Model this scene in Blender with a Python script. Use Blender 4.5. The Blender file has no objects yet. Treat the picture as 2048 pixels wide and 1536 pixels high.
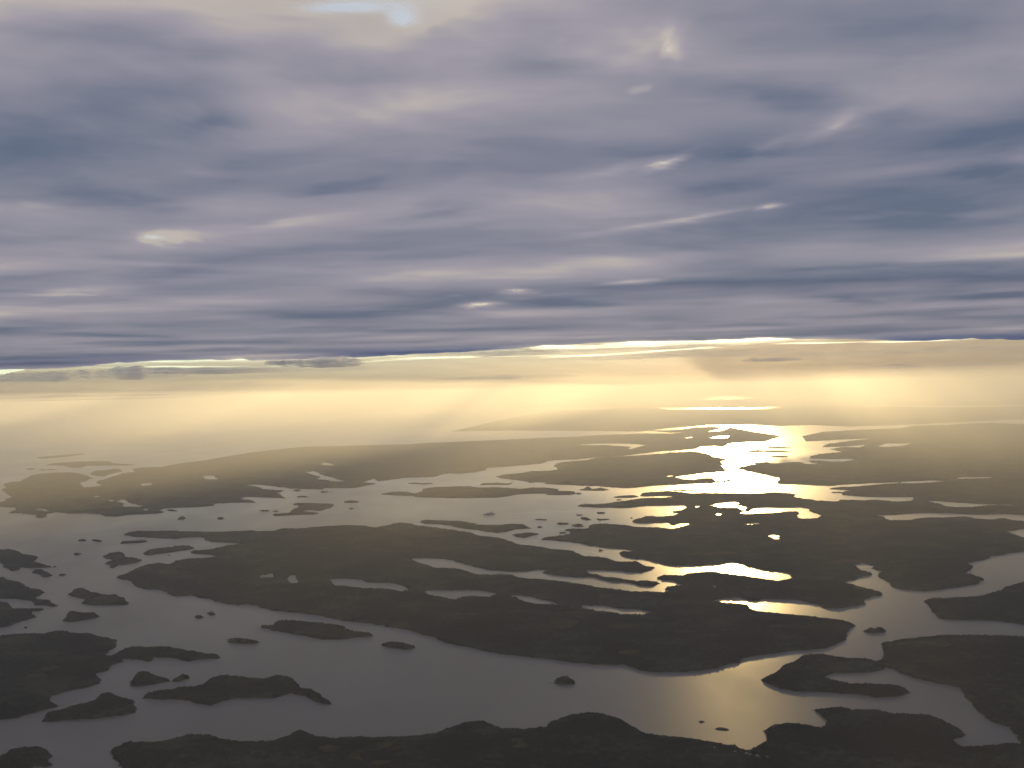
import bpy, math, random
import numpy as np
from mathutils import Matrix, Vector

# ------------------------------------------------------------------ camera, light, exposure
scene = bpy.context.scene
COL = scene.collection
CAM_Z = 1900.0
PITCH = math.radians(0.489)
ROLL = math.radians(-1.43)
cam_data = bpy.data.cameras.new('camera')
cam_data.sensor_width = 36.0
cam_data.lens = 36.0 * 1992.0 / 2048.0
cam_data.clip_start = 1.0
cam_data.clip_end = 4000000.0
cam = bpy.data.objects.new('camera', cam_data)
COL.objects.link(cam)
cam.matrix_world = Matrix.Translation((0, 0, CAM_Z)) @ Matrix.Rotation(math.pi/2 + PITCH, 4, 'X') @ Matrix.Rotation(ROLL, 4, 'Z')
scene.camera = cam

SUN_EL = math.radians(7.5)
SUN_AZ = math.radians(12.153)          # clockwise from +Y
world = bpy.data.worlds.new('World')
scene.world = world
world.use_nodes = True
nt = world.node_tree
bg = nt.nodes['Background']
sky = nt.nodes.new('ShaderNodeTexSky')
sky.sky_type = 'NISHITA'
sky.sun_disc = False
sky.sun_elevation = SUN_EL
sky.sun_rotation = SUN_AZ
sky.altitude = 1900.0
sky.air_density = 1.0
sky.dust_density = 0.5
sky.ozone_density = 1.5
nt.links.new(sky.outputs[0], bg.inputs[0])
bg.inputs[1].default_value = 0.05

sun_data = bpy.data.lights.new('sun', 'SUN')
sun_data.energy = 5.0
sun_data.angle = math.radians(0.53)
sun_data.color = (1.0, 0.68, 0.26)
sun = bpy.data.objects.new('sun', sun_data)
COL.objects.link(sun)
sdir = Vector((math.sin(SUN_AZ)*math.cos(SUN_EL), math.cos(SUN_AZ)*math.cos(SUN_EL), math.sin(SUN_EL)))
sun.rotation_euler = sdir.to_track_quat('Z', 'Y').to_euler()
sun.location = (0, 0, 5000)

scene.view_settings.view_transform = 'Standard'
scene.view_settings.look = 'None'
scene.view_settings.gamma = 1.0
scene.view_settings.exposure = 2.0
cy = scene.cycles
cy.max_bounces = 10
cy.diffuse_bounces = 4
cy.glossy_bounces = 3
cy.transmission_bounces = 4
cy.volume_bounces = 1
cy.transparent_max_bounces = 24
cy.use_denoising = True
cy.sample_clamp_indirect = 6.0
cy.caustics_reflective = False
cy.caustics_refractive = False

# ------------------------------------------------------------------ numpy noise
def _hash(ix, iy, seed):
    h = (ix.astype(np.int64) * 374761393 + iy.astype(np.int64) * 668265263 + seed * 1442695041) & 0x7fffffff
    h = ((h ^ (h >> 13)) * 1274126177) & 0x7fffffff
    h = ((h ^ (h >> 15)) * 2246822519) & 0x7fffffff
    return ((h ^ (h >> 16)) & 0xffffff) / float(0xffffff)

def vnoise(x, y, seed=0):
    ix = np.floor(x); iy = np.floor(y)
    fx = x - ix; fy = y - iy
    fx = fx*fx*(3-2*fx); fy = fy*fy*(3-2*fy)
    a = _hash(ix, iy, seed); b = _hash(ix+1, iy, seed); c = _hash(ix, iy+1, seed); d = _hash(ix+1, iy+1, seed)
    return (a*(1-fx)+b*fx)*(1-fy) + (c*(1-fx)+d*fx)*fy

def fbm(x, y, seed=0, octv=4, gain=0.5):
    s = 0.0; a = 1.0; t = 0.0
    for k in range(octv):
        ca, sa = math.cos(0.6*k), math.sin(0.6*k)
        s = s + a*vnoise((x*ca-y*sa)*2**k+k*17.3, (x*sa+y*ca)*2**k-k*9.1, seed+k)
        t += a; a *= gain
    return s/t

def sstep(v):
    v = np.clip(v, 0, 1)
    return v*v*(3-2*v)

# ------------------------------------------------------------------ materials
def mat(name):
    m = bpy.data.materials.new(name); m.use_nodes = True
    return m, m.node_tree, m.node_tree.nodes['Principled BSDF']

def noise_node(t, scale, detail=4.0, vec=None, rough=0.55):
    n = t.nodes.new('ShaderNodeTexNoise'); n.inputs['Scale'].default_value = scale
    n.inputs['Detail'].default_value = detail; n.inputs['Roughness'].default_value = rough
    if vec is not None: t.links.new(vec, n.inputs['Vector'])
    return n

def ramp(t, fac, stops):
    r = t.nodes.new('ShaderNodeValToRGB')
    e = r.color_ramp.elements
    while len(e) < len(stops): e.new(0.5)
    for el, (p, c) in zip(e, stops):
        el.position = p; el.color = (c[0], c[1], c[2], 1)
    t.links.new(fac, r.inputs[0])
    return r

def simple(name, c, rough=0.7, metal=0.0, nscale=0.4):
    m, t, p = mat(name)
    g = t.nodes.new('ShaderNodeNewGeometry')
    n = noise_node(t, nscale, 4, g.outputs['Position'])
    r = ramp(t, n.outputs[0], [(0.3, [v*0.8 for v in c]), (0.7, [min(1, v*1.15) for v in c])])
    t.links.new(r.outputs[0], p.inputs['Base Color'])
    p.inputs['Roughness'].default_value = rough; p.inputs['Metallic'].default_value = metal
    return m

# forest canopy
M_FOREST, t, p = mat('forest_canopy')
g = t.nodes.new('ShaderNodeNewGeometry')
n1 = noise_node(t, 0.02, 8, g.outputs['Position'], 0.7)
n2 = noise_node(t, 0.0022, 3, g.outputs['Position'])
mx = t.nodes.new('ShaderNodeMath'); mx.operation = 'ADD'
t.links.new(n1.outputs[0], mx.inputs[0]); t.links.new(n2.outputs[0], mx.inputs[1])
hf = t.nodes.new('ShaderNodeMath'); hf.operation = 'MULTIPLY'; hf.inputs[1].default_value = 0.5
t.links.new(mx.outputs[0], hf.inputs[0])
r = ramp(t, hf.outputs[0], [(0.38, (0.003, 0.007, 0.009)), (0.5, (0.010, 0.018, 0.018)), (0.60, (0.046, 0.055, 0.038))])
t.links.new(r.outputs[0], p.inputs['Base Color'])
p.inputs['Roughness'].default_value = 1.0
p.inputs['Specular IOR Level'].default_value = 0.0

# open ground with rocky rim
M_GROUND, t, p = mat('open_ground_and_shore_rock')
g = t.nodes.new('ShaderNodeNewGeometry')
n1 = noise_node(t, 0.006, 6, g.outputs['Position'], 0.65)
r1 = ramp(t, n1.outputs[0], [(0.35, (0.016, 0.025, 0.012)), (0.5, (0.045, 0.045, 0.024)), (0.65, (0.085, 0.07, 0.042))])
n2 = noise_node(t, 0.05, 6, g.outputs['Position'], 0.7)
r2 = ramp(t, n2.outputs[0], [(0.3, (0.03, 0.03, 0.03)), (0.7, (0.12, 0.11, 0.10))])
sep = t.nodes.new('ShaderNodeSeparateXYZ'); t.links.new(g.outputs['Position'], sep.inputs[0])
mr = t.nodes.new('ShaderNodeMapRange'); mr.inputs[1].default_value = 1.4; mr.inputs[2].default_value = 3.0
t.links.new(sep.outputs[2], mr.inputs[0])
mix = t.nodes.new('ShaderNodeMix'); mix.data_type = 'RGBA'
t.links.new(mr.outputs[0], mix.inputs[0]); t.links.new(r2.outputs[0], mix.inputs[6]); t.links.new(r1.outputs[0], mix.inputs[7])
t.links.new(mix.outputs[2], p.inputs['Base Color'])
p.inputs['Roughness'].default_value = 1.0
p.inputs['Specular IOR Level'].default_value = 0.0

# sea water
M_WATER, t, p = mat('sea_water')
g = t.nodes.new('ShaderNodeNewGeometry')
mp = t.nodes.new('ShaderNodeMapping'); mp.inputs['Scale'].default_value = (1.0, 0.45, 1.0); mp.inputs['Rotation'].default_value = (0, 0, 0.35)
t.links.new(g.outputs['Position'], mp.inputs[0])
n1 = noise_node(t, 0.0009, 7, mp.outputs[0], 0.62)
mr = t.nodes.new('ShaderNodeMapRange')
mr.inputs[1].default_value = 0.3; mr.inputs[2].default_value = 0.7; mr.inputs[3].default_value = 0.30; mr.inputs[4].default_value = 0.42
t.links.new(n1.outputs[0], mr.inputs[0]); t.links.new(mr.outputs[0], p.inputs['Roughness'])
p.inputs['Base Color'].default_value = (0.05, 0.052, 0.043, 1)
p.inputs['IOR'].default_value = 1.65
n2 = noise_node(t, 0.03, 3, mp.outputs[0])
bp = t.nodes.new('ShaderNodeBump'); bp.inputs['Strength'].default_value = 0.10; bp.inputs['Distance'].default_value = 1.5
t.links.new(n2.outputs[0], bp.inputs['Height']); t.links.new(bp.outputs[0], p.inputs['Normal'])

M_FOAM = simple('wake_foam', (0.55, 0.56, 0.56), 0.6, 0, 0.05)
M_WALL = simple('pale_house_wall', (0.30, 0.27, 0.24), 0.8)
M_ROOF = simple('grey_metal_roof', (0.22, 0.21, 0.21), 0.4, 0.5)
M_CHIM = simple('brick_chimney', (0.28, 0.14, 0.1), 0.9)
M_HULL = simple('ship_hull_paint', (0.42, 0.44, 0.48), 0.5, 0, 0.05)
M_SHIPW = simple('ship_white_paint', (0.62, 0.62, 0.64), 0.5, 0, 0.05)
M_SHIPD = simple('ship_dark_glass', (0.04, 0.05, 0.07), 0.25, 0, 0.2)
M_FUNN = simple('ship_funnel_paint', (0.12, 0.16, 0.3), 0.5, 0, 0.1)

def cloud_material(name, noise_scale, lo, hi, thick_col, thin_col, opaque_at, stretch=(1, 1, 1), trans=0.8, cover=1.0, mid_col=(0.8, 0.8, 0.8)):
    m, t, p = mat(name)
    t.nodes.remove(p)
    out = t.nodes['Material Output']
    at = t.nodes.new('ShaderNodeAttribute'); at.attribute_name = 'thick'
    g = t.nodes.new('ShaderNodeNewGeometry')
    mp = t.nodes.new('ShaderNodeMapping'); mp.inputs['Scale'].default_value = stretch
    t.links.new(g.outputs['Position'], mp.inputs[0])
    n = noise_node(t, noise_scale, 6, mp.outputs[0], 0.5)
    s = t.nodes.new('ShaderNodeMapRange'); s.inputs[1].default_value = 0.2; s.inputs[2].default_value = 0.8
    s.inputs[3].default_value = lo; s.inputs[4].default_value = hi; s.clamp = False
    t.links.new(n.outputs[0], s.inputs[0])
    a = t.nodes.new('ShaderNodeMath'); a.operation = 'ADD'
    t.links.new(at.outputs['Fac'], a.inputs[0]); t.links.new(s.outputs[0], a.inputs[1])
    c = ramp(t, a.outputs[0], [(0.0, thin_col), (1.0, thick_col)])
    el3 = c.color_ramp.elements.new(0.34); el3.color = (mid_col[0], mid_col[1], mid_col[2], 1)
    # ramp works 0..1 : rescale thickness 0.2..1.9
    mr = t.nodes.new('ShaderNodeMapRange'); mr.inputs[1].default_value = 0.15; mr.inputs[2].default_value = 1.9
    t.links.new(a.outputs[0], mr.inputs[0]); t.links.new(mr.outputs[0], c.inputs[0])
    op = t.nodes.new('ShaderNodeMapRange'); op.interpolation_type = 'SMOOTHSTEP'
    op.inputs[1].default_value = 0.02; op.inputs[2].default_value = opaque_at; op.inputs[4].default_value = cover
    t.links.new(a.outputs[0], op.inputs[0])
    tr = t.nodes.new('ShaderNodeBsdfTranslucent'); di = t.nodes.new('ShaderNodeBsdfDiffuse'); tp = t.nodes.new('ShaderNodeBsdfTransparent')
    t.links.new(c.outputs[0], tr.inputs[0]); t.links.new(c.outputs[0], di.inputs[0])
    m1 = t.nodes.new('ShaderNodeMixShader'); m1.inputs[0].default_value = trans
    t.links.new(di.outputs[0], m1.inputs[1]); t.links.new(tr.outputs[0], m1.inputs[2])
    m2 = t.nodes.new('ShaderNodeMixShader')
    t.links.new(op.outputs[0], m2.inputs[0]); t.links.new(tp.outputs[0], m2.inputs[1]); t.links.new(m1.outputs[0], m2.inputs[2])
    t.links.new(m2.outputs[0], out.inputs['Surface'])
    return m, c

M_DECK, _c = cloud_material('stratus_cloud', 0.0009, -0.13, 0.13, (0.16, 0.25, 0.50), (0.83, 0.88, 1.0), 0.28, (0.6, 1.0, 1.0), 0.8, 0.972, (0.50, 0.55, 0.84))
M_DECK_TOP, _c = cloud_material('stratus_cloud_top', 0.0011, -0.22, 0.22, (0.75, 0.8, 0.9), (1.0, 1.0, 1.0), 0.42, (0.6, 1.0, 1.0), 0.85, 0.5, (0.9, 0.93, 1.0))
M_STREAK, _c = cloud_material('streak_cloud', 0.0003, -0.15, 0.15, (0.66, 0.64, 0.70), (0.97, 0.92, 0.88), 1.3, (0.35, 1.0, 1.0), 0.8, 0.8, (0.85, 0.82, 0.82))

# ------------------------------------------------------------------ mesh helpers
def new_mesh(name, verts, faces, material, parent=None, smooth=False, attr=None):
    me = bpy.data.meshes.new(name)
    verts = np.asarray(verts, dtype=np.float32)
    if isinstance(faces, np.ndarray):
        nf, k = faces.shape
        me.vertices.add(len(verts)); me.vertices.foreach_set('co', verts.ravel())
        me.loops.add(nf*k); me.loops.foreach_set('vertex_index', faces.astype(np.int32).ravel())
        me.polygons.add(nf)
        me.polygons.foreach_set('loop_start', np.arange(0, nf*k, k, dtype=np.int32))
        me.polygons.foreach_set('loop_total', np.full(nf, k, dtype=np.int32))
    else:
        me.from_pydata(verts.tolist(), [], faces)
    if attr is not None:
        a = me.attributes.new('thick', 'FLOAT', 'POINT'); a.data.foreach_set('value', np.asarray(attr, dtype=np.float32))
    me.update(calc_edges=True)
    me.validate()
    if smooth: me.polygons.foreach_set('use_smooth', np.ones(len(me.polygons), dtype=bool))
    me.materials.append(material)
    o = bpy.data.objects.new(name, me); COL.objects.link(o)
    if parent: o.parent = parent
    return o

def tag(o, label=None, cat=None, group=None, kind=None):
    if label: o['label'] = label
    if cat: o['category'] = cat
    if group: o['group'] = group
    if kind: o['kind'] = kind
    return o

# ------------------------------------------------------------------ the sea
S = 4000.0
xs = np.arange(-160000, 160001, 20000.0); ys = np.arange(-20000, 220001, 20000.0)
XX, YY = np.meshgrid(xs, ys)
V = np.stack([XX.ravel(), YY.ravel(), np.zeros(XX.size)], 1)
nx = len(xs)
idx = np.arange(len(V)).reshape(XX.shape)
F = np.stack([idx[:-1, :-1].ravel(), idx[:-1, 1:].ravel(), idx[1:, 1:].ravel(), idx[1:, :-1].ravel()], 1)
tag(new_mesh('sea', V, F, M_WATER), kind='structure')

# ------------------------------------------------------------------ land: outlines surveyed in metres, x east-ish, y away
# (name, label, category, group, kind, hill, tree, outline, holes)
LAND = [["island","long dark wooded island filling the middle of the sound, threaded with thin strips of water","island",None,None,34,11,[[-4355,10828],[-4328,11081],[-4330,11366],[-4286,11557],[-4172,11677],[-4012,11551],[-4049,11797],[-3904,11953],[-3733,11964],[-3590,12045],[-3800,12278],[-3942,12338],[-4048,12397],[-4077,12547],[-3984,12572],[-3836,12710],[-3759,12863],[-3513,13002],[-3732,13204],[-4067,13347],[-4234,13520],[-4258,13663],[-4389,13864],[-4587,13850],[-4683,13725],[-4840,13799],[-5165,13949],[-5422,14090],[-5618,14285],[-5615,14483],[-5530,14625],[-5236,14519],[-5115,14550],[-4906,14513],[-4730,14377],[-4539,14343],[-4168,14276],[-3804,14366],[-3671,14239],[-3469,14203],[-3446,14406],[-3381,14500],[-3150,14405],[-2958,14530],[-2684,14588],[-2340,14633],[-2159,14544],[-2008,14301],[-1957,14452],[-1837,14539],[-1828,14703],[-1712,14794],[-1512,14643],[-1386,14400],[-1132,14192],[-896,13942],[-593,13540],[-533,13386],[-432,13136],[-306,13115],[-206,13007],[-82,12766],[44,12409],[166,12308],[316,12164],[460,11947],[663,11839],[795,11385],[880,11372],[989,11321],[1073,11139],[1127,10966],[1320,10970],[1390,10675],[1474,10587],[1416,10477],[1294,10348],[1146,10369],[1073,10466],[908,10548],[733,10542],[768,10318],[842,10279],[881,10134],[968,10095],[1181,9852],[1281,9865],[1371,9801],[1405,9736],[1335,9622],[1243,9585],[1174,9643],[1130,9800],[990,9870],[882,9937],[774,10139],[574,10193],[379,10303],[275,10431],[265,10461],[355,10625],[238,10642],[83,10574],[-44,10562],[-178,10640],[-280,10684],[-473,10957],[-768,11459],[-1016,11600],[-1195,11595],[-1161,11370],[-1017,11150],[-884,10876],[-730,10855],[-618,10808],[-437,10455],[-274,10404],[-60,10375],[27,10194],[174,10120],[435,9951],[599,9799],[774,9600],[949,9480],[1048,9349],[1209,9329],[1381,9261],[1445,9316],[1399,9440],[1439,9515],[1491,9570],[1613,9584],[1568,9692],[1535,9877],[1486,9910],[1432,9917],[1403,10025],[1455,10139],[1655,10084],[1773,10180],[1793,10205],[2023,10259],[2139,10101],[2298,9942],[2453,9788],[2538,9699],[2726,9831],[2848,10032],[3008,9900],[2990,9716],[3124,9520],[3230,9238],[3325,9036],[3286,8956],[3076,8808],[2989,8610],[2767,8476],[2626,8473],[2566,8680],[2477,8859],[2220,8911],[2131,8857],[2044,8868],[1994,8981],[1876,8996],[1775,8921],[1744,8878],[1823,8746],[1904,8716],[1992,8644],[1992,8465],[2051,8361],[2214,8286],[2290,8203],[2427,8152],[2621,7987],[2649,7847],[2586,7744],[2457,7498],[2440,7424],[2229,7218],[1991,7157],[1900,7139],[1744,7072],[1591,6993],[1507,6872],[1295,6742],[1122,6697],[956,6688],[820,6773],[711,6894],[653,6900],[418,6959],[186,7098],[-56,7229],[-248,7345],[-446,7538],[-583,7673],[-658,7789],[-887,8075],[-1200,8318],[-1507,8478],[-1701,8670],[-1945,8816],[-2192,8945],[-2438,9183],[-2507,9234],[-2591,9201],[-2810,9380],[-3185,9726],[-3324,9719],[-3487,9909],[-3605,10075],[-3770,10096],[-3954,10328],[-4074,10562],[-4291,10761]],[[[-2758,10718],[-2650,10848],[-2567,10548],[-2701,10535]],[[-2427,10468],[-2424,10681],[-2363,10673],[-2237,10188],[-2299,10178]],[[-1945,10390],[-1847,10443],[-1614,10344],[-1552,10177],[-1420,10127],[-1286,10142],[-1170,9999],[-1045,9711],[-1116,9622],[-1317,9810],[-1511,9823],[-1706,9985],[-1831,10001]],[[-891,9646],[-795,9720],[-650,9653],[-461,9654],[-328,9588],[-163,9436],[-286,9281],[-400,9341],[-516,9309],[-575,9203],[-623,9231],[-699,9331],[-823,9416]],[[-81,9371],[10,9368],[167,9210],[364,8954],[355,8866],[161,8910],[9,9140],[-35,9233]],[[570,8837],[763,8824],[875,8662],[1060,8616],[1150,8444],[1031,8389],[869,8407],[809,8532],[679,8599],[580,8684]],[[1862,9554],[1913,9547],[1891,9440],[1843,9389]]]],
["island","dark coast with winding inlets and fields under the sun glitter, reaching back to the haze","island",None,None,34,11,[[305,12886],[434,13032],[587,13097],[699,13216],[739,13456],[683,13663],[790,13735],[919,13611],[994,13698],[1060,14101],[1274,14115],[1532,13959],[1664,13727],[1925,13627],[2082,13449],[2243,13569],[2439,13902],[2467,14057],[2378,14115],[2278,14026],[2205,13881],[2168,13994],[2165,14156],[1929,14146],[1715,14133],[1652,14322],[1770,14576],[2003,14884],[2109,14743],[2367,14871],[2482,15161],[2416,15365],[2533,15468],[2683,15703],[2756,16034],[2741,16228],[2137,16217],[1718,16027],[1337,16179],[979,16424],[1133,16612],[1507,16603],[1700,16941],[1684,16867],[2145,17235],[2483,17237],[2812,17401],[2719,17643],[2480,17700],[2236,17673],[2287,18132],[2498,18272],[2834,18373],[3060,18132],[3168,17925],[3486,17846],[3596,17731],[4073,17527],[4542,17673],[4760,17531],[4893,17320],[4740,17023],[4796,16772],[4854,16600],[4968,16267],[5144,16078],[5348,16330],[5580,16126],[5847,16215],[6063,15868],[6313,15957],[6533,16282],[6615,16547],[6303,16621],[5965,16702],[5761,16912],[5607,17114],[5732,17545],[6027,17738],[5741,18182],[5911,18340],[6221,18356],[6756,18610],[7199,18693],[7365,18546],[8165,18933],[8228,19076],[8040,19244],[7360,19111],[6907,19024],[6234,18896],[5900,18682],[5738,18826],[5469,19103],[5237,19270],[5068,19363],[5324,19951],[5500,20603],[5411,20938],[5384,21326],[5306,21880],[5233,22460],[5196,23293],[5598,24008],[5872,24191],[5970,24847],[6116,24681],[6335,24959],[6327,24260],[6669,24485],[6937,24565],[7084,24690],[7021,23849],[7340,23684],[7283,24734],[7405,24935],[7817,24426],[8047,24343],[8633,25158],[8138,25424],[7641,25723],[7902,26506],[8315,27201],[8926,27399],[9220,27871],[9290,29319],[9959,30090],[10263,29533],[10939,31067],[10039,30331],[9390,30349],[10091,31932],[11125,33047],[12431,34311],[11775,34408],[9853,33628],[10797,37215],[12334,39812],[13653,40520],[15929,41199],[17227,43309],[18507,43001],[21212,44320],[21774,42470],[26263,44587],[30073,42998],[8492,12202],[7261,11426],[6520,11141],[5617,11037],[5405,10933],[5171,10801],[4956,10576],[4692,10428],[4607,10085],[4421,9832],[4501,9697],[4479,9509],[4341,9357],[4003,9208],[3706,9038],[3637,9092],[3488,9274],[3559,9508],[3558,9712],[3595,9891],[3711,10069],[3660,10249],[3484,10273],[3534,9982],[3487,9881],[3156,9586],[3022,9454],[2720,9593],[2737,9873],[2786,10029],[2729,10150],[2549,10347],[2433,10512],[2425,10728],[2330,10836],[2173,10733],[1957,10702],[1816,10691],[1617,10689],[1561,10853],[1501,10926],[1397,11137],[1201,11336],[1182,11588],[1227,11676],[1335,11696],[1436,11712],[1310,11897],[1100,12007],[880,12199],[799,12455],[639,12607],[468,12764],[309,12791]],[[[6560,15924],[6745,15949],[6822,15804],[7012,15573],[7256,15367],[7616,15146],[7381,14940],[7084,15005],[6839,14972],[6606,14966],[6540,15154],[6577,15475]],[[5197,14392],[5468,14358],[5656,14475],[6018,14505],[6297,14344],[6475,14217],[6688,14174],[6900,14194],[7149,14017],[7803,13678],[7504,13157],[7098,13206],[6733,13402],[6688,13668],[6472,13592],[6331,13739],[6351,13979],[6186,13988],[5939,13878],[5728,13920],[5344,13720],[5153,13733],[5209,14085]],[[8530,19338],[8864,19751],[9394,19635],[9195,19220],[8864,19188],[8629,19134]],[[10961,30009],[11710,31395],[12507,31063],[11524,29847],[11090,29564]],[[6141,12521],[6471,12698],[7220,12328],[6713,11468],[6119,12013]],[[3128,16013],[3314,16348],[3595,16532],[3697,16267],[3578,16095],[3655,15720],[3514,15213],[3485,15411],[3498,15605],[3250,15659]],[[3420,15139],[3535,15240],[3535,15113],[3698,15601],[3946,15683],[4218,15556],[4449,15574],[4482,15237],[4427,15053],[4437,14500],[4274,14155],[4108,14075],[4037,14146],[4086,14571],[4184,14732],[4251,14965],[4030,14982],[3870,14828],[3579,14826],[3367,14809]],[[2882,15998],[2938,16134],[2950,15983],[2884,15712],[2852,15745]],[[2978,14925],[3075,15111],[3107,14946],[3004,14734]],[[3189,12641],[3283,12855],[3328,12757],[3303,12404],[3220,12280],[3169,12437]],[[3174,13826],[3299,13885],[3412,13917],[3368,13711],[3133,13620]],[[3553,10490],[3658,10548],[3712,10449],[3695,10260],[3503,10239]]]],
["island","broad hazy coast across the far side of the sound with lakes and a long inlet","island",None,None,30,11,[[-9982,19329],[-10097,19778],[-10263,20105],[-10248,20270],[-10522,20815],[-10999,21593],[-11437,22243],[-11521,22321],[-11637,22807],[-12190,23803],[-12433,24563],[-12210,24500],[-12513,25565],[-12850,26414],[-12928,27236],[-12482,27430],[-11919,27188],[-11203,26076],[-10617,25108],[-10516,24581],[-10414,23958],[-9743,22460],[-9490,22278],[-9402,22808],[-9809,23408],[-10107,24178],[-10221,25042],[-10409,26461],[-10209,26822],[-10790,28210],[-10134,28623],[-10105,29785],[-9816,31173],[-9307,35181],[-8189,38220],[-4353,38222],[-536,39844],[3620,41610],[5372,42577],[6524,41879],[8258,42580],[10275,47755],[10031,41262],[10069,37631],[8642,34242],[8000,34219],[7259,33574],[6949,32453],[6545,31456],[6595,32314],[6051,32266],[5841,31488],[5658,31012],[4757,30335],[4542,30426],[3185,28676],[3025,28402],[2294,28354],[1856,27705],[1171,27557],[884,27077],[705,26395],[391,26146],[-171,25645],[-665,25311],[-720,24597],[-963,24011],[-1322,23689],[-1568,23907],[-1752,23538],[-1804,23008],[-2497,22946],[-2606,22718],[-3039,22165],[-3227,22897],[-3299,22165],[-3452,22027],[-3107,21723],[-2998,21549],[-3114,21185],[-3285,20689],[-3604,20772],[-3946,20861],[-3969,20552],[-4767,20967],[-5096,21489],[-5673,22101],[-5939,22045],[-5478,21338],[-5114,20708],[-4740,20488],[-4768,20094],[-4568,19488],[-4355,18972],[-4464,18961],[-5214,19406],[-5243,19093],[-5092,18808],[-4911,18681],[-4737,18218],[-5171,18364],[-5566,18243],[-5342,17910],[-5610,17755],[-6180,17654],[-6266,17363],[-6111,17262],[-5983,16994],[-6065,16849],[-6475,16798],[-6611,16562],[-6835,16672],[-6996,16904],[-7401,17192],[-7700,17184],[-8099,17577],[-8544,18084],[-8798,18169],[-8387,17713],[-8059,17452],[-8073,17261],[-7900,16820],[-7889,16622],[-8084,16791],[-8244,17090],[-8676,17454],[-8941,17607],[-9074,18151],[-9269,18471],[-9648,18680],[-10192,18671],[-10630,19475]],[[[-8689,23227],[-8468,23295],[-8168,22463],[-8369,22399]],[[-8616,20392],[-8479,20310],[-8341,19882]],[[-8009,19581],[-7829,19426],[-7660,19053],[-7768,19108]],[[-7566,19031],[-7645,19428],[-7225,18763],[-7021,18426],[-6811,18232],[-6701,17912],[-6916,17959],[-7075,17972],[-7144,18265],[-7298,18613]],[[-6615,17680],[-6480,17651],[-6367,17272],[-6472,17368]],[[-7751,24745],[-7731,25126],[-7502,24907],[-7029,23686],[-7166,23667],[-7428,24019]],[[-5313,25383],[-5143,25745],[-4843,24859],[-4686,24360],[-4380,23694],[-3803,22379],[-3875,22150],[-4328,22788],[-4573,22985],[-4589,23669],[-4961,24518]],[[-5505,28287],[-5517,29106],[-4912,27505],[-4968,27280]],[[7491,37968],[8066,38898],[8495,39160],[8000,37232],[7467,36911]],[[6520,38082],[7002,39058],[6868,38101],[6451,37463]],[[2173,35219],[2919,35689],[3769,35275],[4231,34710],[4506,33779],[4064,32690],[3569,31248],[3868,32831],[3420,33604]],[[6077,45936],[6833,44850],[8027,45880],[8440,47551],[9727,48009],[10093,46378],[8813,42990],[8001,42691],[6741,42856]]]],
["island","hazy headland pointing west, its east shore against the brightest glitter","island",None,None,28,11,[[2270,28049],[2419,27992],[3138,28260],[3734,28588],[4516,29091],[5168,29554],[5450,29560],[5549,28551],[5458,27249],[5626,26561],[5503,25748],[5263,25462],[5262,25098],[5036,24145],[4850,23148],[4983,22909],[4751,22470],[4067,22125],[3457,21452],[3505,20726],[3682,20557],[3975,20954],[4174,20896],[4045,20107],[4159,20075],[4386,20473],[4482,20304],[4141,19894],[3438,19759],[2830,19603],[2218,19249],[2003,19407],[1688,19697],[1696,19796],[1307,20004],[697,20489],[582,20638],[732,20866],[428,21010],[361,20758],[264,21056],[60,21582],[-261,22042],[-421,22536],[-203,23099],[69,23239],[350,23725],[772,23828],[1019,24111],[1087,24567],[1023,25339],[1088,26254],[1395,26700],[1946,27075],[2258,27969]],[[[3278,21697],[3452,21785],[3404,21458],[3307,21406]]]],
["island","notched island at the left edge with a thin spit ending in a round knob","island","wooded islands and islets in the sound",None,18,11,[[-7079,13183],[-6774,13094],[-6657,13116],[-6445,12921],[-6292,12662],[-6151,12602],[-5935,12382],[-5897,12314],[-5827,12055],[-5679,11918],[-5478,11687],[-5397,11609],[-5419,11731],[-5362,11650],[-5371,11603],[-5444,11613],[-5522,11586],[-5662,11593],[-5789,11643],[-5728,11475],[-5767,11417],[-5879,11527],[-6065,11781],[-6253,12079],[-6633,12347]],[]],
["island","small oval islet just below the spit with the round knob","island","wooded islands and islets in the sound",None,8,11,[[-5513,11355],[-5509,11440],[-5437,11429],[-5261,11219],[-5156,11064],[-5157,10973],[-5232,10994],[-5370,11149]],[]],
["island","tiny islet below the left end of the small oval islet","island","wooded islands and islets in the sound",None,2,7,[[-5312,10961],[-5319,10960],[-5311,10937],[-5324,10944],[-5332,10942],[-5340,10941],[-5349,10966],[-5363,10990],[-5348,10976],[-5339,10975],[-5329,10975],[-5326,10983]],[]],
["island","lower of two tiny islets east of the small oval islet","island","wooded islands and islets in the sound",None,2,8,[[-5010,10889],[-5010,10886],[-5006,10867],[-5010,10859],[-5024,10873],[-5037,10889],[-5044,10894],[-5035,10886],[-5043,10911],[-5035,10912],[-5024,10909],[-5020,10919]],[]],
["island","upper of two tiny islets east of the small oval islet","island","wooded islands and islets in the sound",None,2,8,[[-5010,11064],[-5010,11052],[-5011,11031],[-5026,11035],[-5042,11044],[-5052,11041],[-5064,11071],[-5079,11101],[-5063,11090],[-5050,11088],[-5036,11084],[-5017,11065]],[]],
["island","lone round islet in open water on the left, below a pair of islets","island","wooded islands and islets in the sound",None,4,11,[[-5499,12575],[-5486,12536],[-5477,12495],[-5486,12473],[-5519,12506],[-5546,12546],[-5571,12558],[-5568,12568],[-5564,12601],[-5545,12607],[-5515,12583],[-5504,12597]],[]],
["island","western and rounder of a pair of small islets in open water","island","wooded islands and islets in the sound",None,4,11,[[-5953,13819],[-5966,13805],[-5942,13734],[-5975,13742],[-6007,13758],[-6045,13815],[-6065,13838],[-6049,13834],[-6048,13866],[-6038,13890],[-6008,13878],[-5972,13826]],[]],
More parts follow.
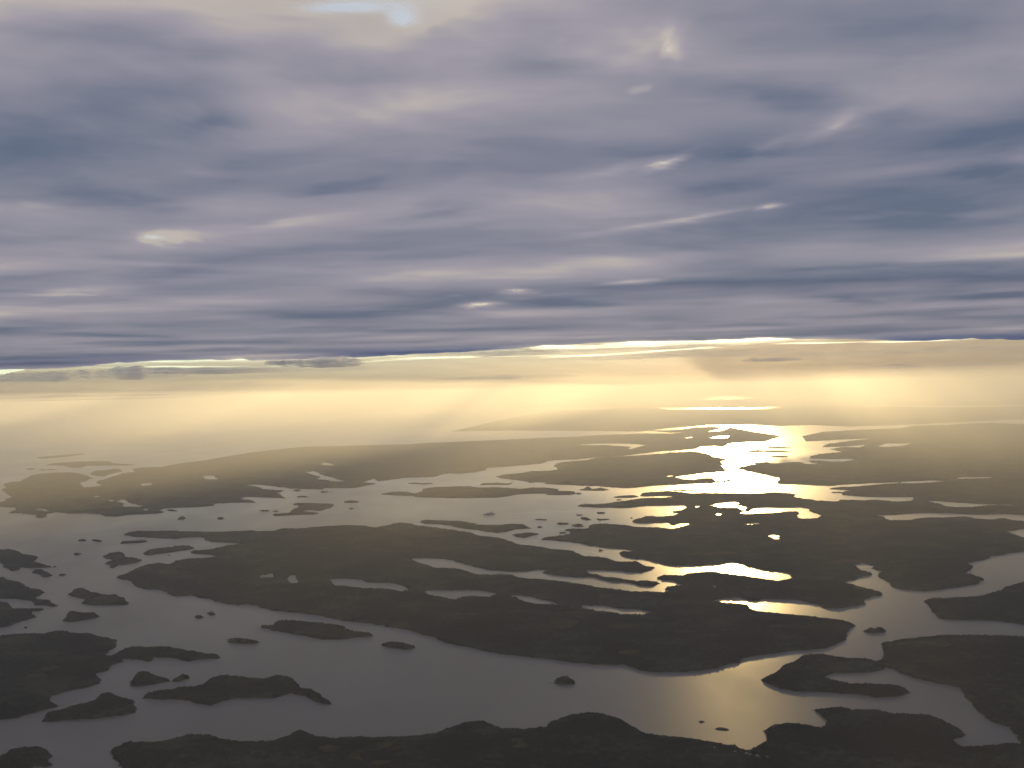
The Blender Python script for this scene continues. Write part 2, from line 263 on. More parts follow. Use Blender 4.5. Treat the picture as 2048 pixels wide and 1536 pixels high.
["island","eastern of a pair of small islets, with a low rock tail","island","wooded islands and islets in the sound",None,4,11,[[-5868,13795],[-5856,13838],[-5802,13838],[-5695,13710],[-5628,13620],[-5672,13622],[-5764,13682]],[]],
["island","thin straight islet just below the western tip of the long central island","island","wooded islands and islets in the sound",None,5,11,[[-5368,13470],[-5355,13563],[-5278,13603],[-5071,13623],[-5009,13543],[-5047,13448],[-5194,13420],[-5299,13385]],[]],
["island","smooth slug-shaped island beside the mouth of the western bays","island","wooded islands and islets in the sound",None,14,11,[[-4654,12459],[-4693,12664],[-4633,12845],[-4475,12933],[-4466,13056],[-4362,13014],[-4255,12996],[-4130,12805],[-4179,12686],[-4383,12487],[-4499,12332],[-4601,12348]],[]],
["island","speck of an islet touching the shore below the slug-shaped island","island","wooded islands and islets in the sound",None,1,6,[[-4255,12287],[-4257,12273],[-4260,12272],[-4268,12268],[-4278,12278],[-4283,12275],[-4293,12293],[-4299,12314],[-4288,12304],[-4279,12303],[-4270,12306],[-4268,12305]],[]],
["island","islet of three joined lobes with a notch on its west side","island","wooded islands and islets in the sound",None,12,11,[[-5091,12304],[-5106,12521],[-5067,12669],[-4955,12574],[-4820,12321],[-4800,12223],[-4674,12159],[-4521,12003],[-4484,11874],[-4543,11694],[-4643,11629],[-4591,11454],[-4674,11425],[-4740,11614],[-4851,11777],[-4865,11926],[-4834,12021],[-5000,12139]],[]],
["island","blunt-pointed island at the left edge with a smaller lobe attached to its lower right","island","wooded islands and islets in the sound",None,18,11,[[-5948,11067],[-5699,11004],[-5614,10963],[-5529,10837],[-5378,10705],[-5296,10666],[-5114,10401],[-4996,10282],[-4895,10218],[-4769,10067],[-4746,9944],[-4729,9808],[-4609,9676],[-4546,9683],[-4402,9495],[-4313,9399],[-4334,9345],[-4462,9402],[-4595,9470],[-4709,9647],[-4858,9738],[-5086,9811],[-5292,9836]],[]],
["island","dark island at the left edge with a thin low spit lying off its upper side","island","wooded islands and islets in the sound",None,18,11,[[-5208,9680],[-4993,9632],[-4865,9527],[-4712,9315],[-4574,9257],[-4507,9249],[-4489,9268],[-4372,9270],[-4377,9203],[-4413,9167],[-4447,9170],[-4372,9005],[-4275,8905],[-4314,8867],[-4364,8740],[-4377,8596],[-4427,8530],[-4604,8548]],[]],
["island","tiny islet off the large dark land on the left edge","island","wooded islands and islets in the sound",None,3,11,[[-4157,8496],[-4166,8493],[-4172,8482],[-4180,8478],[-4194,8483],[-4210,8500],[-4225,8522],[-4229,8529],[-4219,8525],[-4206,8531],[-4182,8505],[-4162,8497]],[]],
["island","long lumpy island sloping down to a thin point in the east, above a flat islet","island","wooded islands and islets in the sound",None,18,11,[[-4462,9932],[-4511,10119],[-4508,10271],[-4405,10196],[-4247,9987],[-4164,9952],[-4037,9830],[-3960,9831],[-3831,9697],[-3727,9503],[-3634,9346],[-3754,9358],[-3891,9357],[-4026,9395],[-4124,9464],[-4177,9663],[-4294,9757],[-4393,9830]],[]],
["island","compact flat-topped islet with a small pointed east end","island","wooded islands and islets in the sound",None,12,11,[[-3975,8714],[-4069,8998],[-4088,9081],[-3998,9079],[-3883,9017],[-3818,9010],[-3738,8902],[-3691,8872],[-3719,8794],[-3806,8736],[-3888,8670]],[]],
["island","western islet of a close pair off the long south shore","island","wooded islands and islets in the sound",None,3,11,[[-2764,8749],[-2759,8729],[-2775,8721],[-2783,8697],[-2805,8714],[-2824,8746],[-2833,8756],[-2833,8761],[-2832,8794],[-2816,8804],[-2791,8776],[-2770,8753]],[]],
["island","eastern islet of a close pair off the long south shore","island","wooded islands and islets in the sound",None,3,11,[[-2692,8838],[-2683,8826],[-2695,8817],[-2711,8806],[-2735,8821],[-2755,8863],[-2773,8899],[-2781,8923],[-2750,8894],[-2744,8917],[-2724,8917],[-2705,8871]],[]],
["island","largest dark land at the lower left, with an arched arm reaching east","island","wooded islands and islets in the sound",None,30,11,[[-4518,8238],[-4203,8189],[-4204,8239],[-4047,8263],[-3916,8242],[-3912,8303],[-3786,8313],[-3670,8234],[-3502,8200],[-3393,8090],[-3296,8048],[-3200,7944],[-3149,7816],[-3128,7686],[-3105,7465],[-3060,7464],[-3043,7569],[-3007,7725],[-2932,7727],[-2868,7697],[-2717,7718],[-2624,7644],[-2441,7539],[-2377,7483],[-2283,7445],[-2223,7442],[-2193,7341],[-2304,7330],[-2410,7272],[-2524,7351],[-2577,7397],[-2707,7410],[-2693,7298],[-2788,7348],[-2929,7389],[-2903,7304],[-2937,7214],[-2907,7069],[-2974,6993],[-2871,6862],[-2831,6764],[-2883,6672],[-3007,6583],[-3061,6494],[-2982,6346],[-2890,6283],[-2909,6242],[-2963,6178],[-3035,6117],[-3046,6052],[-3142,6032],[-3306,6000]],[]],
["island","humped islet joined by a thin neck to a small eastern knob","island","wooded islands and islets in the sound",None,14,11,[[-2609,6679],[-2647,6838],[-2679,6960],[-2656,7026],[-2580,6988],[-2493,6895],[-2416,6830],[-2363,6772],[-2342,6807],[-2354,6902],[-2317,6916],[-2248,6858],[-2263,6810],[-2315,6766],[-2389,6752],[-2467,6711],[-2541,6664],[-2591,6657]],[]],
["island","wavy island trailing a thin tail to the southeast","island","wooded islands and islets in the sound",None,16,11,[[-2415,6396],[-2425,6498],[-2331,6547],[-2114,6643],[-2105,6801],[-2049,6887],[-1914,6825],[-1731,6748],[-1656,6823],[-1540,6772],[-1458,6606],[-1414,6507],[-1358,6502],[-1232,6309],[-1157,6190],[-1160,6149],[-1245,6207],[-1372,6356],[-1473,6419],[-1563,6336],[-1785,6354],[-1859,6308],[-1926,6210],[-2041,6270],[-2153,6349],[-2335,6371]],[]],
["island","dark island with a single round hump, hugging the large land at the lower left","island","wooded islands and islets in the sound",None,18,11,[[-2876,5982],[-2907,6103],[-2845,6197],[-2703,6340],[-2739,6505],[-2666,6518],[-2571,6418],[-2438,6327],[-2429,6274],[-2351,6167],[-2346,6110],[-2427,6052],[-2557,6015],[-2713,5995],[-2836,5973]],[]],
["island","near-black island cut off by the lower left corner","island","wooded islands and islets in the sound",None,18,11,[[-3021,5271],[-2861,5309],[-2813,5393],[-2803,5483],[-2765,5520],[-2661,5521],[-2580,5467],[-2527,5383],[-2515,5307],[-2460,5267],[-2475,5241],[-2553,5235],[-2569,5177],[-2751,5102],[-2919,5090]],[]],
["island","near-black wooded shore running along the bottom with two rounded headlands","island","wooded islands and islets in the sound",None,26,11,[[-2218,5402],[-2236,5449],[-2240,5472],[-2179,5570],[-2004,5558],[-1927,5608],[-1897,5672],[-1746,5652],[-1678,5582],[-1558,5541],[-1458,5511],[-1380,5529],[-1311,5604],[-1271,5693],[-1210,5671],[-1124,5583],[-1031,5544],[-941,5569],[-814,5544],[-623,5546],[-476,5584],[-395,5679],[-311,5767],[-213,5786],[-151,5694],[-102,5648],[22,5622],[146,5630],[170,5731],[285,5837],[429,5881],[542,5808],[623,5653],[680,5508],[783,5444],[915,5403],[1038,5317],[1132,5273],[1181,5203],[1231,5259],[1316,5343],[1333,5508],[1417,5594],[1556,5600],[1659,5525],[1727,5646],[1730,5767],[1701,5843],[1785,5839],[1885,5868],[1932,5800],[2074,5798],[2135,5721],[2327,5688],[2384,5546],[2397,5374],[2291,5281],[2289,5177],[2422,5189],[2529,5211],[2708,5213],[3093,5078],[2597,4278],[-1920,4541],[-2032,5114],[-2123,5265],[-2185,5334]],[]],
["island","black wooded land at the lower right edge, joined to a hooked peninsula","island","wooded islands and islets in the sound",None,30,11,[[2643,7271],[2766,7343],[3152,7471],[3441,7425],[3730,7365],[4567,7220],[3433,5055],[2724,5148],[2611,5229],[2650,5379],[2682,5481],[2624,5543],[2633,5778],[2693,6049],[2730,6200],[2612,6316],[2516,6458],[2483,6624],[2438,6700],[2413,6769],[2471,6835],[2538,6959],[2610,7132]],[]],
["island","hooked dark peninsula curling around a narrow bay","island","wooded islands and islets in the sound",None,20,11,[[2462,6735],[2435,6800],[2399,6880],[2265,6893],[2173,6993],[2082,7029],[1989,7011],[1898,6875],[1774,6748],[1684,6599],[1567,6465],[1579,6372],[1635,6260],[1712,6212],[1891,6176],[2081,6110],[2167,6053],[2312,6051],[2390,6117],[2389,6214],[2324,6273],[2203,6305],[2099,6314],[2015,6398],[1979,6486],[2073,6577],[2239,6563],[2367,6598],[2441,6644]],[]],
["island","dark land rising off the right edge with a blunt western point","island","wooded islands and islets in the sound",None,26,11,[[3517,8684],[3539,8675],[3640,8774],[3745,8720],[4065,8765],[4285,8952],[4536,9192],[4764,9376],[6545,10308],[4705,7436],[3928,7750],[3795,7883],[3550,7945],[3374,8017],[3438,8303],[3511,8549]],[]],
["island","two-humped islet in the channel by the east end of the long island","island","wooded islands and islets in the sound",None,9,11,[[2635,7657],[2672,7682],[2732,7756],[2746,7690],[2807,7728],[2823,7657],[2770,7605],[2678,7607]],[]],
["island","long flat-topped island close off the south shore, with a rocky western point","island","wooded islands and islets in the sound",None,14,11,[[-2178,8342],[-2118,8347],[-2055,8340],[-2062,8497],[-1984,8520],[-1759,8441],[-1452,8275],[-1413,8164],[-1305,8048],[-1200,8004],[-1145,7921],[-1163,7877],[-1307,7872],[-1391,7803],[-1541,7837],[-1713,7972],[-1907,8094],[-2055,8213]],[]],
["island","thin flat islet south of the long flat-topped island","island","wooded islands and islets in the sound",None,5,11,[[-2335,7914],[-2293,7921],[-2233,7915],[-2042,7810],[-2017,7786],[-2063,7744],[-2226,7783]],[]],
["island","oval islet with pointed ends east of the long flat-topped island","island","wooded islands and islets in the sound",None,7,11,[[-1054,7618],[-985,7684],[-856,7622],[-769,7507],[-830,7463],[-964,7512]],[]],
["island","lone round islet in the lower middle channel with a rock at its west end","island","wooded islands and islets in the sound",None,9,11,[[187,6509],[217,6512],[230,6542],[262,6637],[331,6643],[361,6550],[359,6479],[276,6472],[222,6492]],[]],
["island","slender curved island lying along the north shore of the long central island","island","wooded islands and islets in the sound",None,16,11,[[-1410,14896],[-1388,15059],[-1303,15100],[-1072,14963],[-772,14825],[-672,14694],[-523,14340],[-396,14316],[-186,14277],[-46,14388],[108,14295],[187,14000],[267,13891],[22,13854],[-113,13636],[-245,13536],[-381,13683],[-522,13874],[-748,14044],[-934,14387],[-1117,14582],[-1355,14681]],[]],
["island","small spindle-shaped island in the channel beyond the slender curved island","island","wooded islands and islets in the sound",None,8,11,[[-59,13284],[20,13358],[191,13420],[312,13311],[198,13120],[106,12986],[18,13107]],[]],
["island","long pale grey island in the far channel beyond the ship","island","wooded islands and islets in the sound",None,20,11,[[-1869,18609],[-1886,19203],[-1818,19664],[-1845,20071],[-1680,20339],[-1281,20339],[-945,20398],[-671,19970],[-437,20012],[-142,19832],[127,19501],[304,19817],[628,19630],[846,19359],[788,18896],[1062,18839],[1134,18809],[1081,18247],[583,18333],[556,18605],[82,18613],[-82,18319],[-347,18076],[-1025,18169],[-1505,18384],[-1694,18480]],[]],
["island","low island trailing off the west end of the long pale grey island","island","wooded islands and islets in the sound",None,7,11,[[-2591,19244],[-2437,19570],[-2257,19623],[-2009,19317],[-1801,18957],[-1837,18828],[-2026,18827],[-2274,18933]],[]],
["island","hazy island in the far channel shaped like two hooked arms","island","wooded islands and islets in the sound",None,14,11,[[-3975,16249],[-3924,16373],[-3720,16464],[-3798,16963],[-3760,17171],[-3799,17588],[-3954,17745],[-3915,17966],[-3650,17875],[-3348,17760],[-3167,17525],[-3167,17051],[-3253,16717],[-3453,16815],[-3621,16752],[-3446,16541],[-3216,16356],[-3250,16208],[-3460,16225],[-3680,16140],[-3854,16073]],[]],
["island","islet with a smaller neighbour just south of it in the far channel","island","small islets of the far channel",None,4,9,[[-2787,17903],[-2837,17858],[-2865,17795],[-2914,17761],[-2980,17810],[-3063,17872],[-3088,17971],[-3099,18057],[-3049,18132],[-2978,18158],[-2894,18088],[-2832,17975]],[]],
["island","smaller islet just south of another in the far channel","island","small islets of the far channel",None,4,9,[[-2727,16909],[-2734,16888],[-2750,16860],[-2767,16830],[-2794,16878],[-2821,16866],[-2825,16931],[-2820,16930],[-2816,16979],[-2795,17009],[-2762,16986],[-2739,16981]],[]],
["island","domed islet off the west arm of the far left coast","island","small islets of the far channel",None,4,9,[[-4656,15970],[-4631,15874],[-4626,15793],[-4662,15810],[-4693,15816],[-4737,15895],[-4769,15993],[-4806,16086],[-4790,16123],[-4745,16096],[-4712,16105],[-4676,16042]],[]],
["island","domed islet alone below the far left coast inlet","island","small islets of the far channel",None,4,9,[[-5297,16092],[-5294,16027],[-5256,15882],[-5295,15859],[-5360,15935],[-5426,16014],[-5479,16128],[-5471,16192],[-5462,16257],[-5450,16328],[-5389,16264],[-5333,16151]],[]],
["island","thin islet west of the two-armed island","island","small islets of the far channel",None,4,9,[[-4173,16865],[-4177,16844],[-4189,16795],[-4240,16812],[-4282,16840],[-4324,16878],[-4329,16897],[-4364,16968],[-4324,16957],[-4277,16963],[-4223,16932],[-4183,16873]],[]],
["island","flat islet touching the tip of the two-armed island","island","small islets of the far channel",None,4,9,[[-3988,16770],[-3986,16749],[-3986,16690],[-4020,16692],[-4057,16703],[-4079,16736],[-4095,16793],[-4086,16791],[-4073,16817],[-4060,16858],[-4023,16820],[-4001,16831]],[]],
["island","long thin islet north of the two-armed island","island","small islets of the far channel",None,4,9,[[-3981,19111],[-3953,19022],[-4012,19046],[-4054,19045],[-4105,19052],[-4158,19070],[-4169,19156],[-4161,19169],[-4133,19207],[-4092,19225],[-4035,19206],[-3991,19127]],[]],
["island","low islet close under the far coast by the inlet mouth","island","small islets of the far channel",None,4,9,[[-4390,20395],[-4387,20353],[-4380,20256],[-4413,20232],[-4462,20273],[-4502,20374],[-4515,20426],[-4537,20523],[-4520,20545],[-4487,20573],[-4438,20498],[-4407,20494]],[]],
["island","wider of two islets under the far coast, above the two-armed island","island","small islets of the far channel",None,4,9,[[-3750,19974],[-3741,19882],[-3764,19812],[-3801,19796],[-3849,19851],[-3887,19952],[-3931,20019],[-3931,20087],[-3892,20109],[-3870,20158],[-3826,20132],[-3771,20054]],[]],
["island","narrower of two islets under the far coast, above the two-armed island","island","small islets of the far channel",None,4,9,[[-3619,19941],[-3634,19927],[-3637,19880],[-3651,19855],[-3676,19882],[-3696,19888],[-3707,19963],[-3709,19974],[-3699,20012],[-3688,20058],[-3658,20024],[-3641,20021]],[]],
["island","islet lying against the east end of the far left coast spit","island","small islets of the far channel",None,4,9,[[-5852,17241],[-5824,17179],[-5868,17160],[-5932,17183],[-5989,17205],[-6040,17291],[-6102,17342],[-6062,17355],[-6056,17415],[-6019,17437],[-5959,17414],[-5900,17331]],[]],
["island","long low islet beyond the west end of the long pale grey island","island","small islets of the far channel",None,4,9,[[-2251,21431],[-2157,21552],[-1997,21414],[-1808,21408],[-1751,21226],[-1907,21106],[-2064,21239],[-2214,21280]],[]],
["island","long islet between the hazy headland and the long pale grey island","island","small islets of the far channel",None,4,9,[[-732,20617],[-662,20979],[-355,21053],[-167,20731],[-45,20872],[-66,20587],[-247,20570],[-450,20625]],[]],
["island","speck of an islet under the tip of the hazy headland","island","small islets of the far channel",None,4,9,[[0,21366],[-17,21310],[-26,21289],[-45,21286],[-63,21313],[-79,21359],[-80,21389],[-85,21476],[-62,21428],[-45,21473],[-26,21434],[-17,21432]],[]],
["island","peaked islet with a long tail under the south shore of the hazy headland","island","small islets of the far channel",None,4,9,[[1212,19073],[1351,19275],[1442,19713],[1476,19143],[1657,19347],[1766,19268],[1819,19015],[1707,18841],[1522,18887],[1339,18982]],[]],
["island","small dark rock off the east end of the long pale grey island","island","small islets of the far channel",None,4,9,[[1245,18416],[1232,18381],[1215,18319],[1192,18308],[1170,18323],[1169,18407],[1156,18437],[1169,18449],[1182,18542],[1207,18525],[1227,18502],[1231,18428]],[]],
["island","speck of rock south of the islet with the long tail","island","small islets of the far channel",None,4,9,[[1822,17209],[1817,17163],[1807,17169],[1792,17163],[1783,17185],[1773,17179],[1774,17220],[1783,17255],[1787,17243],[1799,17226],[1810,17222],[1812,17190]],[]],
["island","thin islet beside the mouth of the bright inlet","island","small islets of the far channel",None,4,9,[[1740,17645],[1929,17863],[2139,17863],[2178,17624],[2013,17535],[1843,17559]],[]],
["island","small dark islet inside the widest glitter","island","small islets of the far channel",None,4,9,[[3929,18358],[3922,18327],[3883,18315],[3851,18300],[3818,18312],[3818,18373],[3807,18389],[3820,18456],[3845,18435],[3887,18467],[3914,18423],[3945,18427]],[]],
["island","thin islet in the glitter against its south shore","island","small islets of the far channel",None,4,9,[[3330,18511],[3299,18465],[3213,18500],[3121,18490],[3042,18544],[2950,18554],[2956,18606],[2971,18654],[3038,18620],[3142,18611],[3241,18569],[3284,18566]],[]],
["island","long islet in the golden water east of the far glitter","island","small islets of the far channel",None,4,9,[[7367,26688],[7325,26506],[7204,26448],[7044,26463],[6942,26605],[6838,26696],[6896,26871],[6960,26906],[7057,27022],[7189,27004],[7295,26915],[7376,26778]],[]],
["island","northern islet among several at the east edge of the far glitter","island","small islets of the far channel",None,4,9,[[7825,31686],[7773,31611],[7683,31504],[7574,31492],[7462,31547],[7370,31654],[7430,31870],[7486,31935],[7592,32029],[7714,32068],[7778,31910],[7860,31866]],[]],
["island","middle islet among several at the east edge of the far glitter","island","small islets of the far channel",None,4,9,[[8479,30438],[8449,30202],[8231,30316],[8045,30251],[7876,30404],[7758,30604],[7718,30781],[7851,30826],[7998,30991],[8221,30910],[8397,30759],[8480,30547]],[]],
["island","long southern islet among several at the east edge of the far glitter","island","small islets of the far channel",None,4,9,[[7956,28693],[7866,28485],[7617,28528],[7435,28497],[7239,28587],[7195,28841],[7088,29059],[7216,29197],[7413,29363],[7647,29301],[7809,29113],[7851,28868]],[]],
["island","dark islet at the heart of the far glitter","island","small islets of the far channel",None,4,9,[[7296,29164],[7217,28888],[7078,28768],[6956,28706],[6867,28812],[6821,29051],[6871,29345],[6967,29540],[7093,29677],[7222,29794],[7329,29714],[7284,29363]],[]],
["island","thin line of an islet across the middle of the far glitter","island","small islets of the far channel",None,4,9,[[6511,28639],[6502,28540],[6413,28544],[6353,28591],[6287,28645],[6239,28667],[6227,28755],[6281,28810],[6315,28778],[6401,28803],[6471,28793],[6523,28722]],[]],
["island","thin flat rock west of the wooded islets near the headland","island","small islets of the far channel",None,4,9,[[474,14787],[457,14747],[425,14752],[382,14769],[342,14772],[325,14812],[293,14823],[312,14861],[343,14840],[384,14839],[429,14829],[445,14784]],[]],
["island","domed islet with pointed rocks at both ends off the wooded point","island","small islets of the far channel",None,4,9,[[794,14275],[749,14253],[721,14211],[683,14208],[627,14181],[596,14258],[586,14315],[611,14340],[652,14371],[693,14391],[735,14364],[778,14317]],[]],
["island","domed islet nearest the notched point, with a thin rock tail","island","small islets of the far channel",None,4,9,[[807,14073],[864,14197],[932,14184],[969,14021],[1033,14052],[974,13999],[900,13911],[835,13974]],[]],
["island","small rock alone in the channel north of the spindle-shaped island","island","small islets of the far channel",None,4,9,[[369,13971],[364,13970],[357,13953],[349,13946],[339,13947],[334,13947],[325,13979],[335,14007],[339,14006],[350,13998],[363,14002],[369,14008]],[]],
["island","domed islet beside a cluster of low rocks","island","small islets of the far channel",None,4,9,[[973,14884],[1027,14921],[1084,14898],[1123,14660],[1165,14652],[1093,14640],[1020,14620],[981,14718]],[]],
["island","cluster of low rocks beside the domed islet","island","small islets of the far channel",None,4,9,[[1170,14707],[1234,14775],[1268,14677],[1390,14676],[1393,14630],[1290,14601],[1215,14483],[1206,14629]],[]],
["island","tiny flat rock north of the domed islet and rocks","island","small islets of the far channel",None,4,9,[[1008,15232],[1001,15203],[990,15214],[973,15202],[958,15222],[942,15213],[950,15244],[946,15280],[962,15239],[977,15255],[994,15246],[1006,15264]],[]],
["island","flat islet in the water toward the long thin headland","island","small islets of the far channel",None,4,9,[[1404,15422],[1397,15368],[1376,15344],[1335,15339],[1298,15364],[1272,15385],[1282,15400],[1281,15514],[1319,15472],[1352,15521],[1373,15459],[1398,15429]],[]],
["island","small humped islet at the tip of the bright inlet shore","island","small islets of the far channel",None,4,9,[[1753,14718],[1744,14704],[1729,14662],[1704,14631],[1685,14662],[1682,14716],[1665,14735],[1681,14739],[1701,14767],[1724,14792],[1746,14777],[1746,14719]],[]],
["island","small islet in the narrow channel where boats pass","island","small islets of the far channel",None,4,9,[[1034,11819],[1028,11799],[1011,11785],[997,11781],[982,11781],[971,11810],[975,11853],[974,11878],[989,11857],[1003,11854],[1021,11864],[1022,11819]],[]],
["island","rock touching the notched point in the middle channel","island","small islets of the far channel",None,4,9,[[664,13355],[657,13361],[647,13344],[631,13324],[616,13345],[606,13367],[602,13366],[603,13397],[614,13382],[634,13382],[654,13375],[668,13386]],[]],
["island","low rock spit in the golden water at the right inlet","island","small islets of the far channel",None,4,9,[[5736,17507],[5735,17442],[5671,17473],[5614,17479],[5569,17507],[5525,17544],[5491,17568],[5527,17558],[5585,17577],[5643,17570],[5718,17567],[5733,17506]],[]],
["island","long faint island in the haze beyond the left coast","island","hazy islands near the horizon",None,20,11,[[-14641,31049],[-14650,31798],[-14111,32277],[-13479,32278],[-12960,32090],[-12508,31043],[-11477,30167],[-11602,29880],[-12626,30228],[-12872,30111],[-12753,29293],[-13089,29404],[-13807,30549]],[]],
["island","faint island in the mouth of the hazy left inlet","island","hazy islands near the horizon",None,20,11,[[-11472,26887],[-11707,27696],[-11402,27948],[-11397,28485],[-11139,28324],[-10808,27411],[-10781,26741],[-10612,25756],[-10915,25997]],[]],
["island","thin faint islet off the hazy left coast","island","hazy islands near the horizon",None,20,11,[[-13056,28691],[-13112,28644],[-13257,28646],[-13356,28613],[-13536,28685],[-13714,28749],[-13752,28915],[-13755,28941],[-13676,29004],[-13528,28984],[-13341,28939],[-13134,28764]],[]],
["island","faint islet nearest the left edge in the haze","island","hazy islands near the horizon",None,20,11,[[-14031,29302],[-14003,29168],[-14039,29083],[-14099,29049],[-14205,29070],[-14378,29268],[-14491,29452],[-14427,29477],[-14536,29742],[-14392,29653],[-14299,29679],[-14135,29398]],[]],
["island","fainter long island above the long faint island on the left","island","hazy islands near the horizon",None,20,11,[[-17063,35458],[-16697,36565],[-16224,37545],[-15895,36949],[-15928,35641],[-16388,34763]],[]],
["island","faint low coast beyond the two headlands in the haze","island","hazy islands near the horizon",None,20,11,[[-3048,36355],[-516,38225],[1813,38784],[-497,36636]],[]],
["island","faint coast in the golden haze just beyond the small far glitter streaks","island","faint coasts lost in the golden haze",None,30,11,[[-3197,50426],[-663,50236],[4054,46538],[5669,44912],[7248,47563],[9997,50581],[11869,49917],[12622,47124],[14130,47421],[15087,44629],[17431,44896],[23325,47728],[29144,49467],[39505,67018],[31826,72509],[29026,85717],[24545,90611],[20646,81524],[14010,88723],[14451,104788],[3622,96686],[-895,69133]],[]],
["island","faintest coast of all, touching the horizon haze","island","faint coasts lost in the golden haze",None,30,11,[[-1477,116567],[4604,122587],[15391,100629],[21545,90432],[26403,91533],[34734,79125],[46597,72838],[73578,114962],[80452,183097],[37020,196536],[6186,164257]],[]],["skerry","bare low rock shaped like a fish lying in the golden channel, larger of two","rock","bare rocks in the golden channel",None,1.5,0,[[1087,5567],[1100,5585],[1124,5582],[1143,5566],[1154,5541],[1142,5524],[1118,5529],[1094,5542],[1084,5551]],[]],["skerry","smaller of two bare low rocks lying in the golden channel","rock","bare rocks in the golden channel",None,1.5,0,[[1040,5681],[1031,5670],[1022,5660],[1017,5671],[1014,5683],[1020,5696],[1030,5703],[1038,5695]],[]]]
FIELDS = [[2373,12850,279,114],[2317,12552,182,92],[2859,12721,159,112],[2749,12187,129,118],[2790,13951,368,155],[2193,11298,410,136],[2615,11165,215,99],[-364,8503,234,57],[19,8576,192,58],[616,8508,252,96],[889,7939,195,100],[4304,13257,87,140],[4209,12754,96,130],[1579,8757,192,81],[1372,8699,170,50],[4013,10442,148,72],[3503,10640,202,90],[2577,12594,121,84],[4351,11610,164,89],[-3571,10907,125,56],[4851,11418,138,83],[1318,7666,150,62],[2024,7721,150,63],[320,7689,114,47],[166,11976,179,76],[-1119,13004,263,89],[-1067,12367,188,73],[5925,21482,44,88],[6042,21128,33,67],[6125,21235,31,62],[6217,21357,39,78],[5926,20054,41,83],[5442,19523,33,67],[5870,20082,28,57],[7111,18367,59,119],[7299,18490,33,67],[8254,19677,33,67],[4181,12261,33,67],[4221,12272,28,57],[4221,12182,20,41],[1016,5236,16,33],[1163,5142,20,41],[1177,5130,18,36],[1109,5173,15,31],[1209,5098,19,39],[1254,5078,15,31],[3390,10254,18,36]]      # x, y, half-width, half-depth of open fields

DTH = 0.0011
TH = np.arange(-0.60, 0.60, DTH)
R = [4300.0]
while R[-1] < 150000: R.append(R[-1] + max(0.00115*R[-1], 0.00034*R[-1]**2/1900.0))
R = np.array(R)

def signed(px, py, loops):
    best = np.full(px.shape, 1e18); inside = np.zeros(px.shape, dtype=bool)
    for lp in loops:
        n = len(lp)
        for i in range(n):
            ax, ay = lp[i]; bx, by = lp[(i+1) % n]
            dx, dy = bx-ax, by-ay
            L2 = dx*dx+dy*dy
            if L2 < 1e-6: continue
            u = np.clip(((px-ax)*dx+(py-ay)*dy)/L2, 0, 1)
            ex = px-ax-u*dx; ey = py-ay-u*dy
            np.minimum(best, ex*ex+ey*ey, out=best)
            if ay != by:
                c = ((ay > py) != (by > py))
                inside ^= c & (px < (py-ay)*dx/(by-ay)+ax)
    return np.where(inside, 1, -1)*np.sqrt(best)

def terrain(x, y, loops, hill, rc, seed):
    d = signed(x, y, loops)
    d = d + (fbm(x/(0.010*rc), y/(0.010*rc), 40+seed, 5, 0.68)-0.5)*0.0075*rc
    grow = sstep(d/260.0)
    g = np.clip(d/14.0, -3, 1)*2.2 + hill*grow*(0.15+1.5*fbm(x/800.0, y/800.0, 7, 3)**1.4) + np.clip(d/60, 0, 1)*3*fbm(x/90, y/90, 5, 2)
    return d, g

